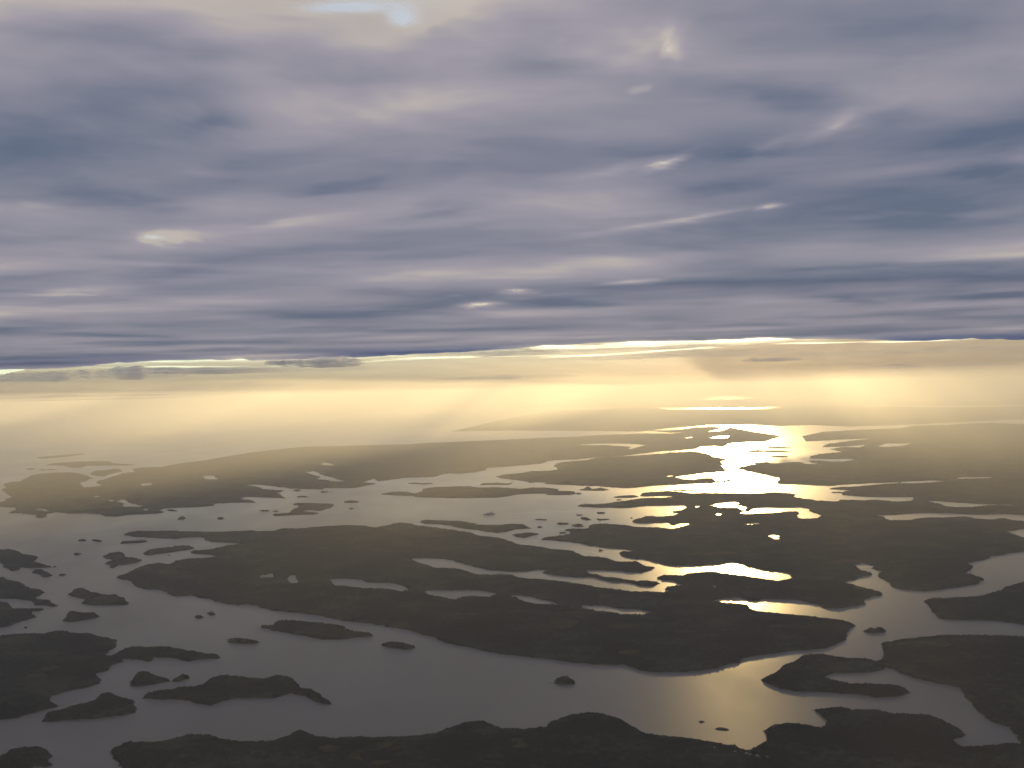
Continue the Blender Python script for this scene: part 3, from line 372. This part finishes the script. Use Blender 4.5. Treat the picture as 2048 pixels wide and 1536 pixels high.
def build_land(k, rec):
    name, label, cat, group, kind, hill, tree, outline, holes = rec
    loops = [outline]+holes
    ox = np.array([q[0] for q in outline]); oy = np.array([q[1] for q in outline])
    rr = np.hypot(ox, oy); th = np.arctan2(ox, oy)
    rc = float(np.clip(rr.mean(), 5000, 30000)); 
    pad = 0.006*rc
    i0 = max(0, np.searchsorted(R, rr.min()-pad)-2); i1 = min(len(R), np.searchsorted(R, rr.max()+pad)+3)
    j0 = max(0, np.searchsorted(TH, th.min()-pad/rr.min())-2); j1 = min(len(TH), np.searchsorted(TH, th.max()+pad/rr.min())+3)
    rs = R[i0:i1]; ts = TH[j0:j1]
    if rc < 30000 and (rr.max()-rr.min()) < 600:      # small islets: finer survey
        sub = 2
        rs = np.interp(np.arange(0, len(rs)-1+1e-6, 1.0/sub), np.arange(len(rs)), rs)
        ts = np.interp(np.arange(0, len(ts)-1+1e-6, 1.0/sub), np.arange(len(ts)), ts)
    RR, TT = np.meshgrid(rs, ts, indexing='ij')
    ii, jj = np.meshgrid(np.arange(len(rs)), np.arange(len(ts)), indexing='ij')
    dr = np.gradient(rs)[:, None]; dt = ts[1]-ts[0]
    RR = RR + (_hash(ii, jj, 11)-0.5)*0.5*dr
    TT = TT + (_hash(ii, jj, 12)-0.5)*0.5*dt
    x = RR*np.sin(TT); y = RR*np.cos(TT)
    d, g = terrain(x.ravel(), y.ravel(), loops, hill, rc, k)
    d = d.reshape(x.shape); g = g.reshape(x.shape)
    cell = np.maximum(dr, RR*dt)
    # ground
    keep = d > -(12+1.6*cell)
    def grid(keepv, z, nm, m, parent, smooth):
        f = keepv[:-1, :-1] & keepv[1:, :-1] & keepv[:-1, 1:] & keepv[1:, 1:]
        a, b = np.nonzero(f)
        nC = x.shape[1]
        q = np.stack([a*nC+b, a*nC+b+1, (a+1)*nC+b+1, (a+1)*nC+b], 1)
        used = np.unique(q); remap = np.full(x.size, -1); remap[used] = np.arange(len(used))
        v = np.stack([x.ravel()[used], y.ravel()[used], z.ravel()[used]], 1)
        return new_mesh(nm, v, remap[q], m, parent, smooth)
    root = grid(keep, g, name, M_GROUND, None, True)
    tag(root, label, cat, group, kind)
    if tree > 0:
        field = np.zeros(x.shape)
        if hill >= 26:
            field = sstep((fbm(x/420.0, y/420.0, 90, 4)-0.72)/0.03)*sstep((d-50)/40)
        for fx, fy, fw, fd in FIELDS:
            if rr.min()-fd < math.hypot(fx, fy) < rr.max()+fd:
                e = ((x-fx)/fw)**2+((y-fy)/fd)**2
                field = np.maximum(field, sstep((1.25-e-2.6*(fbm(x/150, y/150, 33, 4, 0.6)-0.5)-0.3)/0.25))
        m = sstep((d-5)/12.0)*(1-field)
        rnd = _hash(ii, jj, 3)
        crown = fbm(x/22.0, y/22.0, 61, 3, 0.7)
        z = g + tree*m*(0.15+1.0*rnd**1.5+0.75*crown) - 1.5*(m < 0.06)
        kp = (m > 0.0)
        kp2 = kp.copy(); kp2[1:] |= kp[:-1]; kp2[:-1] |= kp[1:]; kp2[:, 1:] |= kp[:, :-1]; kp2[:, :-1] |= kp[:, 1:]
        if kp2.sum() > 8:
            fo = grid(kp2, np.where(m > 0, z, g-1.5), 'forest', M_FOREST, root, False)
            fo['kind'] = 'stuff'
    return root

for k, rec in enumerate(LAND):
    build_land(k, rec)

# ------------------------------------------------------------------ clouds
EDGE = [[-0.5508,40752],[-0.4745,37443],[-0.434,36958],[-0.3745,31880],[-0.2938,30811],[-0.2091,31471],[-0.1409,30144],[-0.0813,28551],[-0.0312,27666],[0.0291,25637],[0.1141,24818],[0.1877,25287],[0.2593,25636],[0.3282,28093],[0.394,31445],[0.4361,31110],[0.4757,33031],[0.5526,34934]]        # azimuth (rad), distance of the cloud deck's far edge (m)
BLOBS = [[-1086,3668,464,357,-0.213,0.3],[-1339,3108,231,223,-0.354,0.2],[-759,3374,444,197,0.057,0.3],[-1366,3065,312,196,-0.369,0.4],[-1116,3277,254,143,0.004,0.35],[5,3428,245,223,0.324,0.4],[-8,3113,188,122,0.062,0.25],[1664,3707,256,253,0.542,0.25],[-472,2981,255,60,0.04,-0.8],[-308,3134,78,58,-0.032,-0.9],[-721,2958,203,45,-0.179,-0.35],[483,3389,154,195,-0.397,-0.5],[578,3396,34,137,1.317,-0.55],[213,3443,104,110,0.134,-0.3],[975,3262,605,281,0.373,0.45],[1090,3931,332,202,0.676,0.5],[1505,4470,172,194,-1.059,-0.8],[1275,4896,151,145,-1.205,-0.45],[823,5161,106,113,-1.325,-1.0],[603,5284,178,117,-0.559,-0.6],[1744,6611,69,94,-0.416,-1.2],[1334,6908,387,142,-0.601,-0.75],[865,7362,491,137,-0.49,-0.4],[-2444,7190,235,367,-0.758,-1.0],[-2563,7217,83,116,-1.378,-0.6],[-1533,6695,436,173,-0.907,-0.4],[-4694,10509,425,406,-0.919,-0.7],[-398,13230,210,367,-0.526,-1.5],[91,11669,176,256,0.251,-1.2],[1344,11006,299,230,-0.133,-1.0],[250,12309,549,381,-0.261,-0.5],[887,13587,490,621,0.947,0.55],[-1422,3823,264,197,-0.663,0.15],[-1434,3325,315,152,-0.06,0.15],[-1254,4221,122,172,-0.201,0.5],[-530,3654,274,170,-0.067,0.35],[-2298,5978,376,290,0.261,0.55],[-1057,5621,320,189,-0.748,0.5],[-428,6305,358,234,-0.865,0.5],[-2608,8682,766,397,-1.21,0.45],[-4785,11622,845,429,-0.723,0.5],[-11993,25613,1380,3700,-0.727,0.35],[-6593,19261,870,1485,1.047,0.45],[-2897,17956,2433,960,0.222,0.4],[1236,5044,143,131,-0.427,0.5],[1263,5899,329,239,-0.562,0.3],[2994,7141,387,231,-0.018,0.5],[3872,10116,836,459,0.118,0.4],[6102,13801,1038,1050,0.786,0.6],[4854,14212,419,626,1.834,0.5],[2691,5536,201,430,0.629,0.4],[1525,3390,313,319,0.535,0.4],[-224,4055,328,278,0.03,-0.22],[-1698,4947,413,327,-0.632,-0.25],[340,3967,234,106,-0.181,-0.15],[-884,7437,877,327,-0.844,-0.15],[5320,18296,2413,1467,0.704,-0.25],[-615,4854,355,139,-0.384,-0.15]]      # x, y, half-width, half-depth, slant, amount: thick and thin places in the deck
RIFTS = [[-309,3083,52,78,0.28],[-473,2986,164,52,0.24],[-381,13123,223,284,0.4],[73,11568,151,167,0.3],[1333,10914,283,173,0.22],[1729,6556,75,71,0.3],[829,5120,89,76,0.22],[-2548,7156,88,106,0.15],[573,3367,27,102,0.16]]       # the few small places where the sky shows through
DECK_Z = 3150.0

def deck():
    front = np.linspace(-0.58, 0.58, 420)
    rest = np.linspace(0.58, 2*math.pi-0.58, 90)[1:-1]
    th = np.concatenate([front, rest])
    ea = np.array([e[0] for e in EDGE]); er = np.array([e[1] for e in EDGE])
    thw = np.where(th > math.pi, th-2*math.pi, th)
    Re = np.interp(thw, ea, er)
    side = sstep((np.abs(thw)-0.56)/0.9)
    Re = Re*(1-side)+60000*side
    Re = Re*(1+0.05*(fbm(thw*22, thw*0+3, 70, 4, 0.65)-0.5)+0.035*(fbm(thw*90, thw*0, 71, 3)-0.5))
    n = 300
    r0 = 2950.0
    u = np.linspace(0, 1, n)
    # row spacing: fine enough for the view, finer again at the edge
    RR = 1.0/((1-u)[:, None]/r0+u[:, None]/Re[None, :])
    RR = np.concatenate([np.linspace(300, 2800, 12)[:, None]*np.ones(len(th))[None, :], RR])
    TT = np.broadcast_to(th[None, :], RR.shape)
    x = RR*np.sin(TT); y = RR*np.cos(TT)
    ca, sa = math.cos(0.26), math.sin(0.26)
    u1 = x*1.28; v1 = y*1.28
    xr = u1*ca-v1*sa; yr = u1*sa+v1*ca
    wx = u1+900*(fbm(u1/2500, v1/2500, 80, 3)-0.5)*2; wy = v1+900*(fbm(u1/2500, v1/2500, 85, 3)-0.5)*2
    fr = RR/Re[None, :]
    t = 1.14 + 0.2*np.sin(np.clip(fr, 0, 1)*math.pi*0.95)**2 - 0.1*fr**6 + 1.7*(fbm(wx/3000, wy/2000, 20, 4, 0.42)-0.5) + 1.5*(fbm(xr/15000, yr/3200, 30, 5, 0.45)-0.5) + (1.5-1.35*np.clip(fr*1.8, 0, 1))*(fbm(wx/1100, wy/750, 35, 5, 0.55)-0.5)
    for bx, by, bw, bd, sl, am in BLOBS:
        dx = x-bx+1.1*bw*(fbm(x/(0.9*bw), y/(1.3*bd), 120, 3)-0.5); dy = y-by+1.3*bd*(fbm(x/(0.9*bw), y/(1.3*bd), 130, 3)-0.5)
        # radial / lateral frame at the blob
        a = math.atan2(bx, by); lx = dx*math.cos(a)-dy*math.sin(a); ly = dx*math.sin(a)+dy*math.cos(a)
        ly = ly-sl*lx
        e = (lx/bw)**2+(ly/bd)**2
        t = t+am*np.exp(-e*0.9)*(0.75+0.5*fbm(x/(0.35*bw), y/(0.35*bd), 99, 3))
    t = np.clip(t, 0.30, 2.2)
    for bx, by, bw, bd, am in RIFTS:
        wob = 0.6+0.8*fbm(x/(0.5*bw), y/(0.8*bd), 140, 3)
        t = t-am*wob*np.exp(-((x-bx)/bw)**2-((y-by)/bd)**2)*np.clip((2.2-t)/1.2, 0, 1)
    t = np.maximum(t, 0.02)
    frac = RR/Re[None, :]
    e = sstep((1-frac)/(0.012+0.06*fbm(TT*60, frac*30, 72, 3)))
    t = t*e
    zb = DECK_Z-40-60*fbm(x/5000, y/4000, 44, 2)
    zt = zb+2+170*e
    nr, nc = x.shape
    idx = np.arange(nr*nc).reshape(nr, nc)
    nxt = np.roll(idx, -1, axis=1)
    fb = np.stack([idx[:-1].ravel(), idx[1:].ravel(), nxt[1:].ravel(), nxt[:-1].ravel()], 1)
    N = nr*nc
    ft = np.stack([idx[:-1].ravel()+N, nxt[:-1].ravel()+N, nxt[1:].ravel()+N, idx[1:].ravel()+N], 1)
    rim = np.stack([idx[-1], idx[-1]+N, nxt[-1]+N, nxt[-1]], 1)
    V = np.concatenate([np.stack([x.ravel(), y.ravel(), zb.ravel()], 1), np.stack([x.ravel(), y.ravel(), zt.ravel()], 1),
                        [[0, 0, zb[0].mean()], [0, 0, zt[0].mean()]]])
    A = np.concatenate([t.ravel(), t.ravel(), [1, 1]])
    c0 = np.full(nc, 2*N); c1 = np.full(nc, 2*N+1)
    fc = np.stack([c0, idx[0], nxt[0], nxt[0]], 1)[:, :3]
    fd = np.stack([c1, nxt[0]+N, idx[0]+N], 1)
    q = np.concatenate([fb, ft, rim])
    tri = np.concatenate([fc, fd])
    me_f = [list(map(int, f)) for f in tri]
    o = new_mesh('cloud_layer', V, q, M_DECK, None, True, A)
    o.data.materials.append(M_DECK_TOP)
    mi = np.zeros(len(q), dtype=np.int32); mi[len(fb):len(fb)+len(ft)] = 1
    o.data.polygons.foreach_set('material_index', mi)
    return o
tag(deck(), 'overcast deck of lilac grey cloud with blue-grey bands and small bright gaps', 'cloud', kind='stuff')

def streak(name, label, cx, cy, cz, w, dep, h, amp, seed, mt=None, group=None, rot=0.0):
    nu, nv = 90, 22
    u = np.linspace(-1, 1, nu); v = np.linspace(-1, 1, nv)
    U, Vv = np.meshgrid(u, v, indexing='ij')
    env = np.clip(1-U**2, 0, 1)**0.5
    env = env*(0.55+0.9*fbm(U*5+seed, U*0+seed, 50+seed, 4))
    x = U*w; y = Vv*env*dep+dep*0.6*(fbm(U*3+seed, U*0, 60+seed, 2)-0.5)
    body = np.clip(1-Vv**2, 0, 1)**0.5*env
    t = amp*body*(0.5+1.0*fbm(U*4+seed, Vv*1.5+seed, 55+seed, 3))
    zt = h*body*(0.6+0.5*fbm(U*2.5+seed, Vv*0.8, 57+seed, 2)); zb = -0.35*h*body
    N = nu*nv; idx = np.arange(N).reshape(nu, nv)
    f1 = np.stack([idx[:-1, :-1].ravel(), idx[1:, :-1].ravel(), idx[1:, 1:].ravel(), idx[:-1, 1:].ravel()], 1)
    V = np.concatenate([np.stack([x.ravel(), y.ravel(), zt.ravel()+1], 1), np.stack([x.ravel(), y.ravel(), zb.ravel()-1], 1)])
    o = new_mesh(name, V, np.concatenate([f1, f1[:, ::-1]+N]), mt or M_STREAK, None, True, np.concatenate([t.ravel(), t.ravel()]))
    o.location = (cx, cy, cz); o.rotation_euler = (0, 0, -math.atan2(cx, cy)+rot)
    tag(o, label, 'cloud', group)
    return o

# cirrus sheet added far beyond, in front of the sun: patchy, it dims and breaks the light on the distant sound
def cirrus():
    xs = np.linspace(-1, 1, 420); ys = 1.0/np.linspace(1/77100, 1/3000000, 420)
    X, Y = np.meshgrid(xs, ys, indexing='ij')
    X = X*np.maximum(95000, 0.62*Y) + 0.2*np.minimum(Y, 150000)
    X = X+2500*(fbm(X/9000, Y/9000, 201, 2)-0.5); Y = Y + 1500*(fbm(X/6000, Y/9000, 203, 2)-.5)
    st = fbm((X-0.215*Y)/2600, Y/26000, 210, 4, 0.6)          # long streaks pointing at the sun
    pt = fbm(X/9000, Y/7000, 220, 4)
    far = np.clip((Y-100000)/25000, 0, 1); q = X-0.215*Y
    rays = (fbm(q/5200+40.3, Y/60000, 214, 3, 0.5)-0.5)*sstep((-3000-q)/9000)*np.clip((220000-Y)/60000, 0, 1)  # stripes of density shaped to cast light shafts in the haze
    t = np.clip(0.80-0.45*sstep((-5000-q)/12000)+3.6*rays+(1-0.85*far)*(1.6*(st-0.5)+1.2*(pt-0.5))+0.95*np.clip((Y-165000)/30000, 0, 1), 0.08, 2.3)
    az = np.degrees(np.arctan2(X, Y)); el = np.degrees(np.arctan2(8100.0, np.hypot(X, Y)))
    t = t + 1.0*sstep((q-9000)/16000)*np.clip((200000-Y)/50000, 0, 1)  # denser to the right, to darken that side
    rim = 2.15+0.012*np.clip(az+25, 0, 60)-0.0006*np.clip(az-15, 0, 60)**2
    gap = np.exp(-((el-rim-0.08)/0.22)**2)+0.8*np.exp(-((el-rim+0.42+0.1*np.sin(az*0.35))/0.045)**2)
    gap = gap*np.clip(4.5*(fbm(az*0.22, el*7.0, 240, 5, 0.62)-0.36), 0, 1.25)
    t = np.clip(t-1.5*gap*sstep((az+52)/22), 0.05, 2.2)
    t = t + 2.6*sstep((85300-Y)/1500)*sstep((q+14000)/9000)  # dense strip added to keep most direct sun off the near water
    t = np.minimum(t, 2.40)*np.clip((Y-77200)/500, 0, 1)
    zc = 10000+200*pt
    n, k = X.shape; idx = np.arange(n*k).reshape(n, k)
    f = np.stack([idx[:-1, :-1].ravel(), idx[1:, :-1].ravel(), idx[1:, 1:].ravel(), idx[:-1, 1:].ravel()], 1)
    V = np.stack([X.ravel(), Y.ravel(), zc.ravel()], 1)
    V2 = V.copy(); V2[:, 2] += 60
    return new_mesh('added_sun_veil', np.concatenate([V, V2]), np.concatenate([f, f[:, ::-1]+n*k]), M_SUN_VEIL, None, True, np.tile(t.ravel(), 2))
M_SUN_VEIL, t, p = mat('sun_veil_cloud')
t.nodes.remove(p)
at = t.nodes.new('ShaderNodeAttribute'); at.attribute_name = 'thick'
mm = t.nodes.new('ShaderNodeMath'); mm.operation = 'MULTIPLY'; mm.inputs[1].default_value = 0.37
tl = t.nodes.new('ShaderNodeBsdfTranslucent'); tl.inputs[0].default_value = (0.52, 0.44, 0.40, 1)
tp = t.nodes.new('ShaderNodeBsdfTransparent'); ms = t.nodes.new('ShaderNodeMixShader')
t.links.new(at.outputs['Fac'], mm.inputs[0]); t.links.new(mm.outputs[0], ms.inputs[0])
t.links.new(tp.outputs[0], ms.inputs[1]); t.links.new(tl.outputs[0], ms.inputs[2])
t.links.new(ms.outputs[0], t.nodes['Material Output'].inputs['Surface'])
tag(cirrus(), 'streaky cirrus veil added to dim the sun, high and far beyond the overcast', 'cloud', kind='stuff')

STREAKS = [["dark lens-shaped cloud floating in the bright gap",-7929,41244,3299,1940,5131,227,1.3,0.0],["small dark puff beside the lens-shaped cloud",-9506,40909,3370,717,2713,126,1.1,0.0],["broad grey cloud low on the left under the bright edge",-14233,37381,2912,2209,6000,265,0.9,0.0],["thin grey cloud at the left edge of the gap",-18724,38708,2911,1943,5783,181,0.8,0.0],["thin dark sliver of cloud over the golden haze",12677,48366,3162,1506,2685,90,1.1,0.0],["pale wisp low in the golden haze on the right",23231,55319,2625,5723,6000,289,0.6,0.0],["long thin bright streak under the overcast edge on the left",-14843,49836,3346,8617,4225,156,0.7,0.0],["bright tangled streak under the middle of the overcast edge",-237,37999,3413,3627,3021,160,0.55,0.0],["brightest streak along the overcast edge near the sun",5065,37660,3532,5728,3202,183,0.5,0.0],["second bright streak just below the brightest one",6100,39532,3197,6830,2789,120,0.5,0.0],["long bright streak under the right end of the overcast",15271,39125,3110,6327,3294,126,0.5,0.0],["peach band of cloud low at the left horizon",-27321,64448,2193,9136,6000,253,0.9,0.0],["thin orange streak in the middle of the haze",-110,59999,2806,4819,5383,108,0.7,0.0]]
for i, (lab, cx, cy, cz, w, dep, h, amp, rot) in enumerate(STREAKS):
    streak('cloud', lab, cx, cy, cz, w, dep, h, amp, i*3+1, group='low clouds beyond the edge of the overcast', rot=rot)

# ------------------------------------------------------------------ small things
def box(vs, fs, x0, x1, y0, y1, z0, z1, taper=0.0):
    b = len(vs)
    vs += [(x0, y0, z0), (x1, y0, z0), (x1, y1, z0), (x0, y1, z0), (x0+taper, y0+taper, z1), (x1-taper, y0+taper, z1), (x1-taper, y1-taper, z1), (x0+taper, y1-taper, z1)]
    fs += [[b, b+3, b+2, b+1], [b+4, b+5, b+6, b+7], [b, b+1, b+5, b+4], [b+1, b+2, b+6, b+5], [b+2, b+3, b+7, b+6], [b+3, b, b+4, b+7]]

def empty(name, loc, rz=0.0):
    o = bpy.data.objects.new(name, None); COL.objects.link(o); o.location = loc; o.rotation_euler = (0, 0, rz); return o

def part(name, boxes, m, parent):
    vs, fs = [], []
    for b in boxes: box(vs, fs, *b)
    return new_mesh(name, vs, fs, m, parent)

def hull_mesh(L, B, H, draft, m, parent, name='hull'):
    st = [(-0.5, .82), (-0.46, .95), (-0.3, 1), (0.2, 1), (0.34, .86), (0.43, .55), (0.49, .12), (0.5, 0.02)]
    vs, fs = [], []
    for s, b in st:
        rake = 0.03*L if s > 0.3 else 0
        for z, k, rx in ((-draft, .7, -rake), (0.3*H, .95, 0), (H, 1, rake*(s-0.3)/0.2 if s > .3 else 0)):
            vs += [(s*L+rx, -b*k*B/2, z), (s*L+rx, b*k*B/2, z)]
    n = len(st)
    for i in range(n-1):
        a = i*6; c = a+6
        for q in (0, 2):
            fs += [[a+q, c+q, c+q+2, a+q+2], [a+q+1, a+q+3, c+q+3, c+q+1]]
        fs += [[a+4, c+4, c+5, a+5], [a, a+1, c+1, c]]
    fs += [[0, 2, 3, 1], [2, 4, 5, 3]]; e = (n-1)*6
    fs += [[e, e+1, e+3, e+2], [e+2, e+3, e+5, e+4]]
    return new_mesh(name, vs, fs, m, parent)

def ferry(loc, rz, L=185.0):
    r = empty('ferry', loc, rz)
    tag(r, 'large passenger ship crossing the open water with a long faint wake', 'ship')
    B = 28.0
    h = hull_mesh(L, B, 14, 5, M_HULL, r)
    part('window_band', [(-0.44*L, 0.30*L, -B/2-.25, B/2+.25, 9.0, 10.4)], M_SHIPD, h)
    s = part('superstructure', [(-0.44*L, 0.30*L, -B/2+1, B/2-1, 14, 20), (-0.40*L, 0.27*L, -B/2+2, B/2-2, 20, 26), (-0.30*L, 0.24*L, -B/2+3.5, B/2-3.5, 26, 31)], M_SHIPW, r)
    for z in (16, 22, 27.5): part('window_band', [(-0.39*L if z < 25 else -0.29*L, 0.26*L if z < 25 else .23*L, -B/2+(.8 if z < 20 else 1.8 if z < 25 else 3.3), B/2-(.8 if z < 20 else 1.8 if z < 25 else 3.3), z, z+1.6)], M_SHIPD, s)
    part('bridge', [(0.17*L, 0.22*L, -B/2-1, B/2+1, 31, 35)], M_SHIPW, r)
    f = part('funnel', [(-0.26*L, -0.17*L, -5, 5, 31, 43, 1.2)], M_FUNN, r)
    part('funnel_cap', [(-0.25*L, -0.18*L, -3.4, 3.4, 43, 45)], M_SHIPD, f)
    part('mast', [(0.13*L, 0.138*L, -.8, .8, 31, 46, .3), (0.12*L, 0.15*L, -4, 4, 40, 40.8)], M_SHIPW, r)
    for q in range(5):
        for sd in (-1, 1):
            x = (-.2+.08*q)*L
            yy = sd*(B/2-.6)
            part('lifeboat', [(x, x+9, yy-1.6, yy+1.6, 20.2, 23, .6)], M_FUNN, r)
    return r

def boat(loc, rz, label, L=14.0):
    r = empty('motorboat', loc, rz)
    tag(r, label, 'boat', 'motorboats in the narrow channel')
    hull_mesh(L, L*.3, 1.8, .6, M_SHIPW, r)
    c = part('cabin', [(-.2*L, .12*L, -L*.11, L*.11, 1.8, 3.6, .25)], M_SHIPW, r)
    part('windscreen', [(.11*L, .125*L, -L*.08, L*.08, 2.3, 3.3)], M_SHIPD, c)
    return r

def wake(a, b, w0, w1, label):
    a = Vector((a[0], a[1])); b = Vector((b[0], b[1])); d = b-a; L = d.length; d.normalize(); nrm = Vector((-d.y, d.x))
    vs, fs = [], []; n = 60
    rnd = random.Random(3)
    for i in range(n+1):
        s = i/n; w = (w0+(w1-w0)*s)*(1-0.5*s)*rnd.uniform(.55, 1.2)
        c = a+d*(L*s)+nrm*(w1*0.8*math.sin(s*5)*s)
        for k in (-1, 0, 1): vs.append((c.x+nrm.x*k*w, c.y+nrm.y*k*w, 0.10+0.25*(k == 0)))
    for i in range(n):
        for k in (0, 1): fs.append([i*3+k, i*3+3+k, i*3+4+k, i*3+1+k])
    o = new_mesh('wake', vs, fs, M_FOAM)
    return tag(o, label, 'wake', kind='stuff')

SHIP = [[-411,15607],[1108,15816],[-239,15617]]
ferry((SHIP[0][0], SHIP[0][1], 0), math.atan2(SHIP[0][1]-SHIP[1][1], SHIP[0][0]-SHIP[1][0]))
wake(SHIP[2], SHIP[1], 8, 22, 'long thin wake trailing behind the passenger ship')
for (a, b, lw, lb) in [[[142,12789],[281,12684],"short pale wake behind the boat near the spindle-shaped island","small motorboat near the spindle-shaped island"],[[780,11905],[1020,11538],"longer pale wake slanting along the narrow middle channel","small motorboat running west along the narrow middle channel"]]:
    rz = math.atan2(a[1]-b[1], a[0]-b[0])
    boat((a[0], a[1], 0), rz, lb)
    wake(a, b, 5, 14, lw)

def house(x, y, z, size, kind, rz, label):
    r = empty('house', (x, y, z), rz)
    tag(r, label, 'house', 'pale buildings among the trees')
    L = size; W = size*(0.45 if kind else 0.6); H = size*(.28 if kind else .36); e = W*.06
    vs, fs = [], []
    box(vs, fs, -L/2, L/2, -W/2, W/2, -6, H)
    b = len(vs); rh = W*.35
    vs += [(-L/2, 0, H+rh), (L/2, 0, H+rh)]
    fs += [[4, b, 7], [5, 6, b+1]]
    new_mesh('wall', vs, fs, M_WALL, r)
    k = .35
    rv = [(-L/2-e, -W/2-e, H-k), (L/2+e, -W/2-e, H-k), (L/2+e, 0, H+rh+k), (-L/2-e, 0, H+rh+k), (-L/2-e, W/2+e, H-k), (L/2+e, W/2+e, H-k)]
    rv += [(q[0], q[1], q[2]+k) for q in rv]
    rf = [[6, 7, 8, 9], [9, 8, 11, 10], [0, 3, 2, 1], [3, 4, 5, 2], [0, 1, 7, 6], [4, 10, 11, 5], [1, 2, 8, 7], [2, 5, 11, 8], [0, 6, 9, 3], [3, 9, 10, 4]]
    ro = new_mesh('roof', rv, rf, M_ROOF, r)
    part('chimney', [(L*.15, L*.15+L*.06, -L*.03, L*.03, H+rh*.4, H+rh+L*.07)], M_CHIM, ro)
    wn = []
    for s in (-.32, 0, .3): wn.append((L*s-L*.05, L*s+L*.05, -W/2-.05, -W/2+.2, H*.3, H*.75))
    for w_ in wn: part('window', [w_], M_SHIPD, r)
    return r

def ground_at(x, y, li):
    name, label, cat, group, kind, hill, tree, outline, holes = LAND[li]
    rr = np.hypot([q[0] for q in outline], [q[1] for q in outline])
    rc = float(np.clip(rr.mean(), 5000, 30000))
    d, g = terrain(np.array([x]), np.array([y]), [outline]+holes, hill, rc, li)
    return float(g[0])
for (x, y, size, kd, li, rz, lab) in [[5925,21522,34,0,1,0.12,"white house closest to the bright glitter on the far right shore"],[6042,21159,26,1,1,0.24,"western house of the row above the far right shore"],[6125,21263,24,1,1,0.3,"second house of the row above the far right shore"],[6217,21393,30,1,1,0.44,"eastern house of the row above the far right shore"],[5926,20092,32,0,1,0.24,"large pale building below the row on the far right shore"],[5442,19554,26,0,1,0.42,"lower western house on the far right shore"],[5870,20108,22,1,1,-0.47,"low shed beside the large pale building on the far right shore"],[7111,18422,46,0,1,-0.03,"big white building glinting on the shore of the upper right inlet"],[7299,18521,26,1,1,0.44,"low building just east of the big glinting building"],[8254,19708,26,0,1,0.15,"single pale building alone in the forest above the upper right inlet"],[4181,12292,26,0,1,0.4,"western of three pale farm buildings in the dark fields"],[4221,12298,22,1,1,-0.39,"middle of three pale farm buildings in the dark fields"],[4221,12201,16,1,1,-0.03,"eastern of three pale farm buildings in the dark fields"],[1016,5251,13,1,28,-0.25,"western of the houses by the bottom shore"],[1163,5161,16,0,28,0.04,"house right at the notch in the bottom shore"],[1177,5146,14,1,28,0.07,"second house from the notch in the bottom shore"],[1109,5187,12,1,28,-0.49,"house just inland of the bottom shore, west of the notch"],[1209,5116,15,0,28,-0.28,"house east of the notch in the bottom shore"],[1254,5092,12,1,28,-0.22,"easternmost house by the bottom shore"],[3390,10270,14,0,1,0.42,"pale house at the head of the small right-hand inlet"]]:
    house(x, y, max(1.0, ground_at(x, y, li)), size, kd, rz, lab)

# ------------------------------------------------------------------ haze: the air itself
vs, fs = [], []
box(vs, fs, -158000, 158000, -18000, 215000, -12, 2450)
hz = new_mesh('haze', vs, fs, M_FOAM)
hz.data.materials.clear()
m = bpy.data.materials.new('haze_air'); m.use_nodes = True
t = m.node_tree
t.nodes.remove(t.nodes['Principled BSDF'])
pv = t.nodes.new('ShaderNodeVolumePrincipled')
pv.inputs['Color'].default_value = (0.84, 0.88, 0.93, 1)
pv.inputs['Density'].default_value = 2.5e-5
pv.inputs['Anisotropy'].default_value = 0.36
t.links.new(pv.outputs[0], t.nodes['Material Output'].inputs['Volume'])
hz.data.materials.append(m)
tag(hz, kind='stuff')
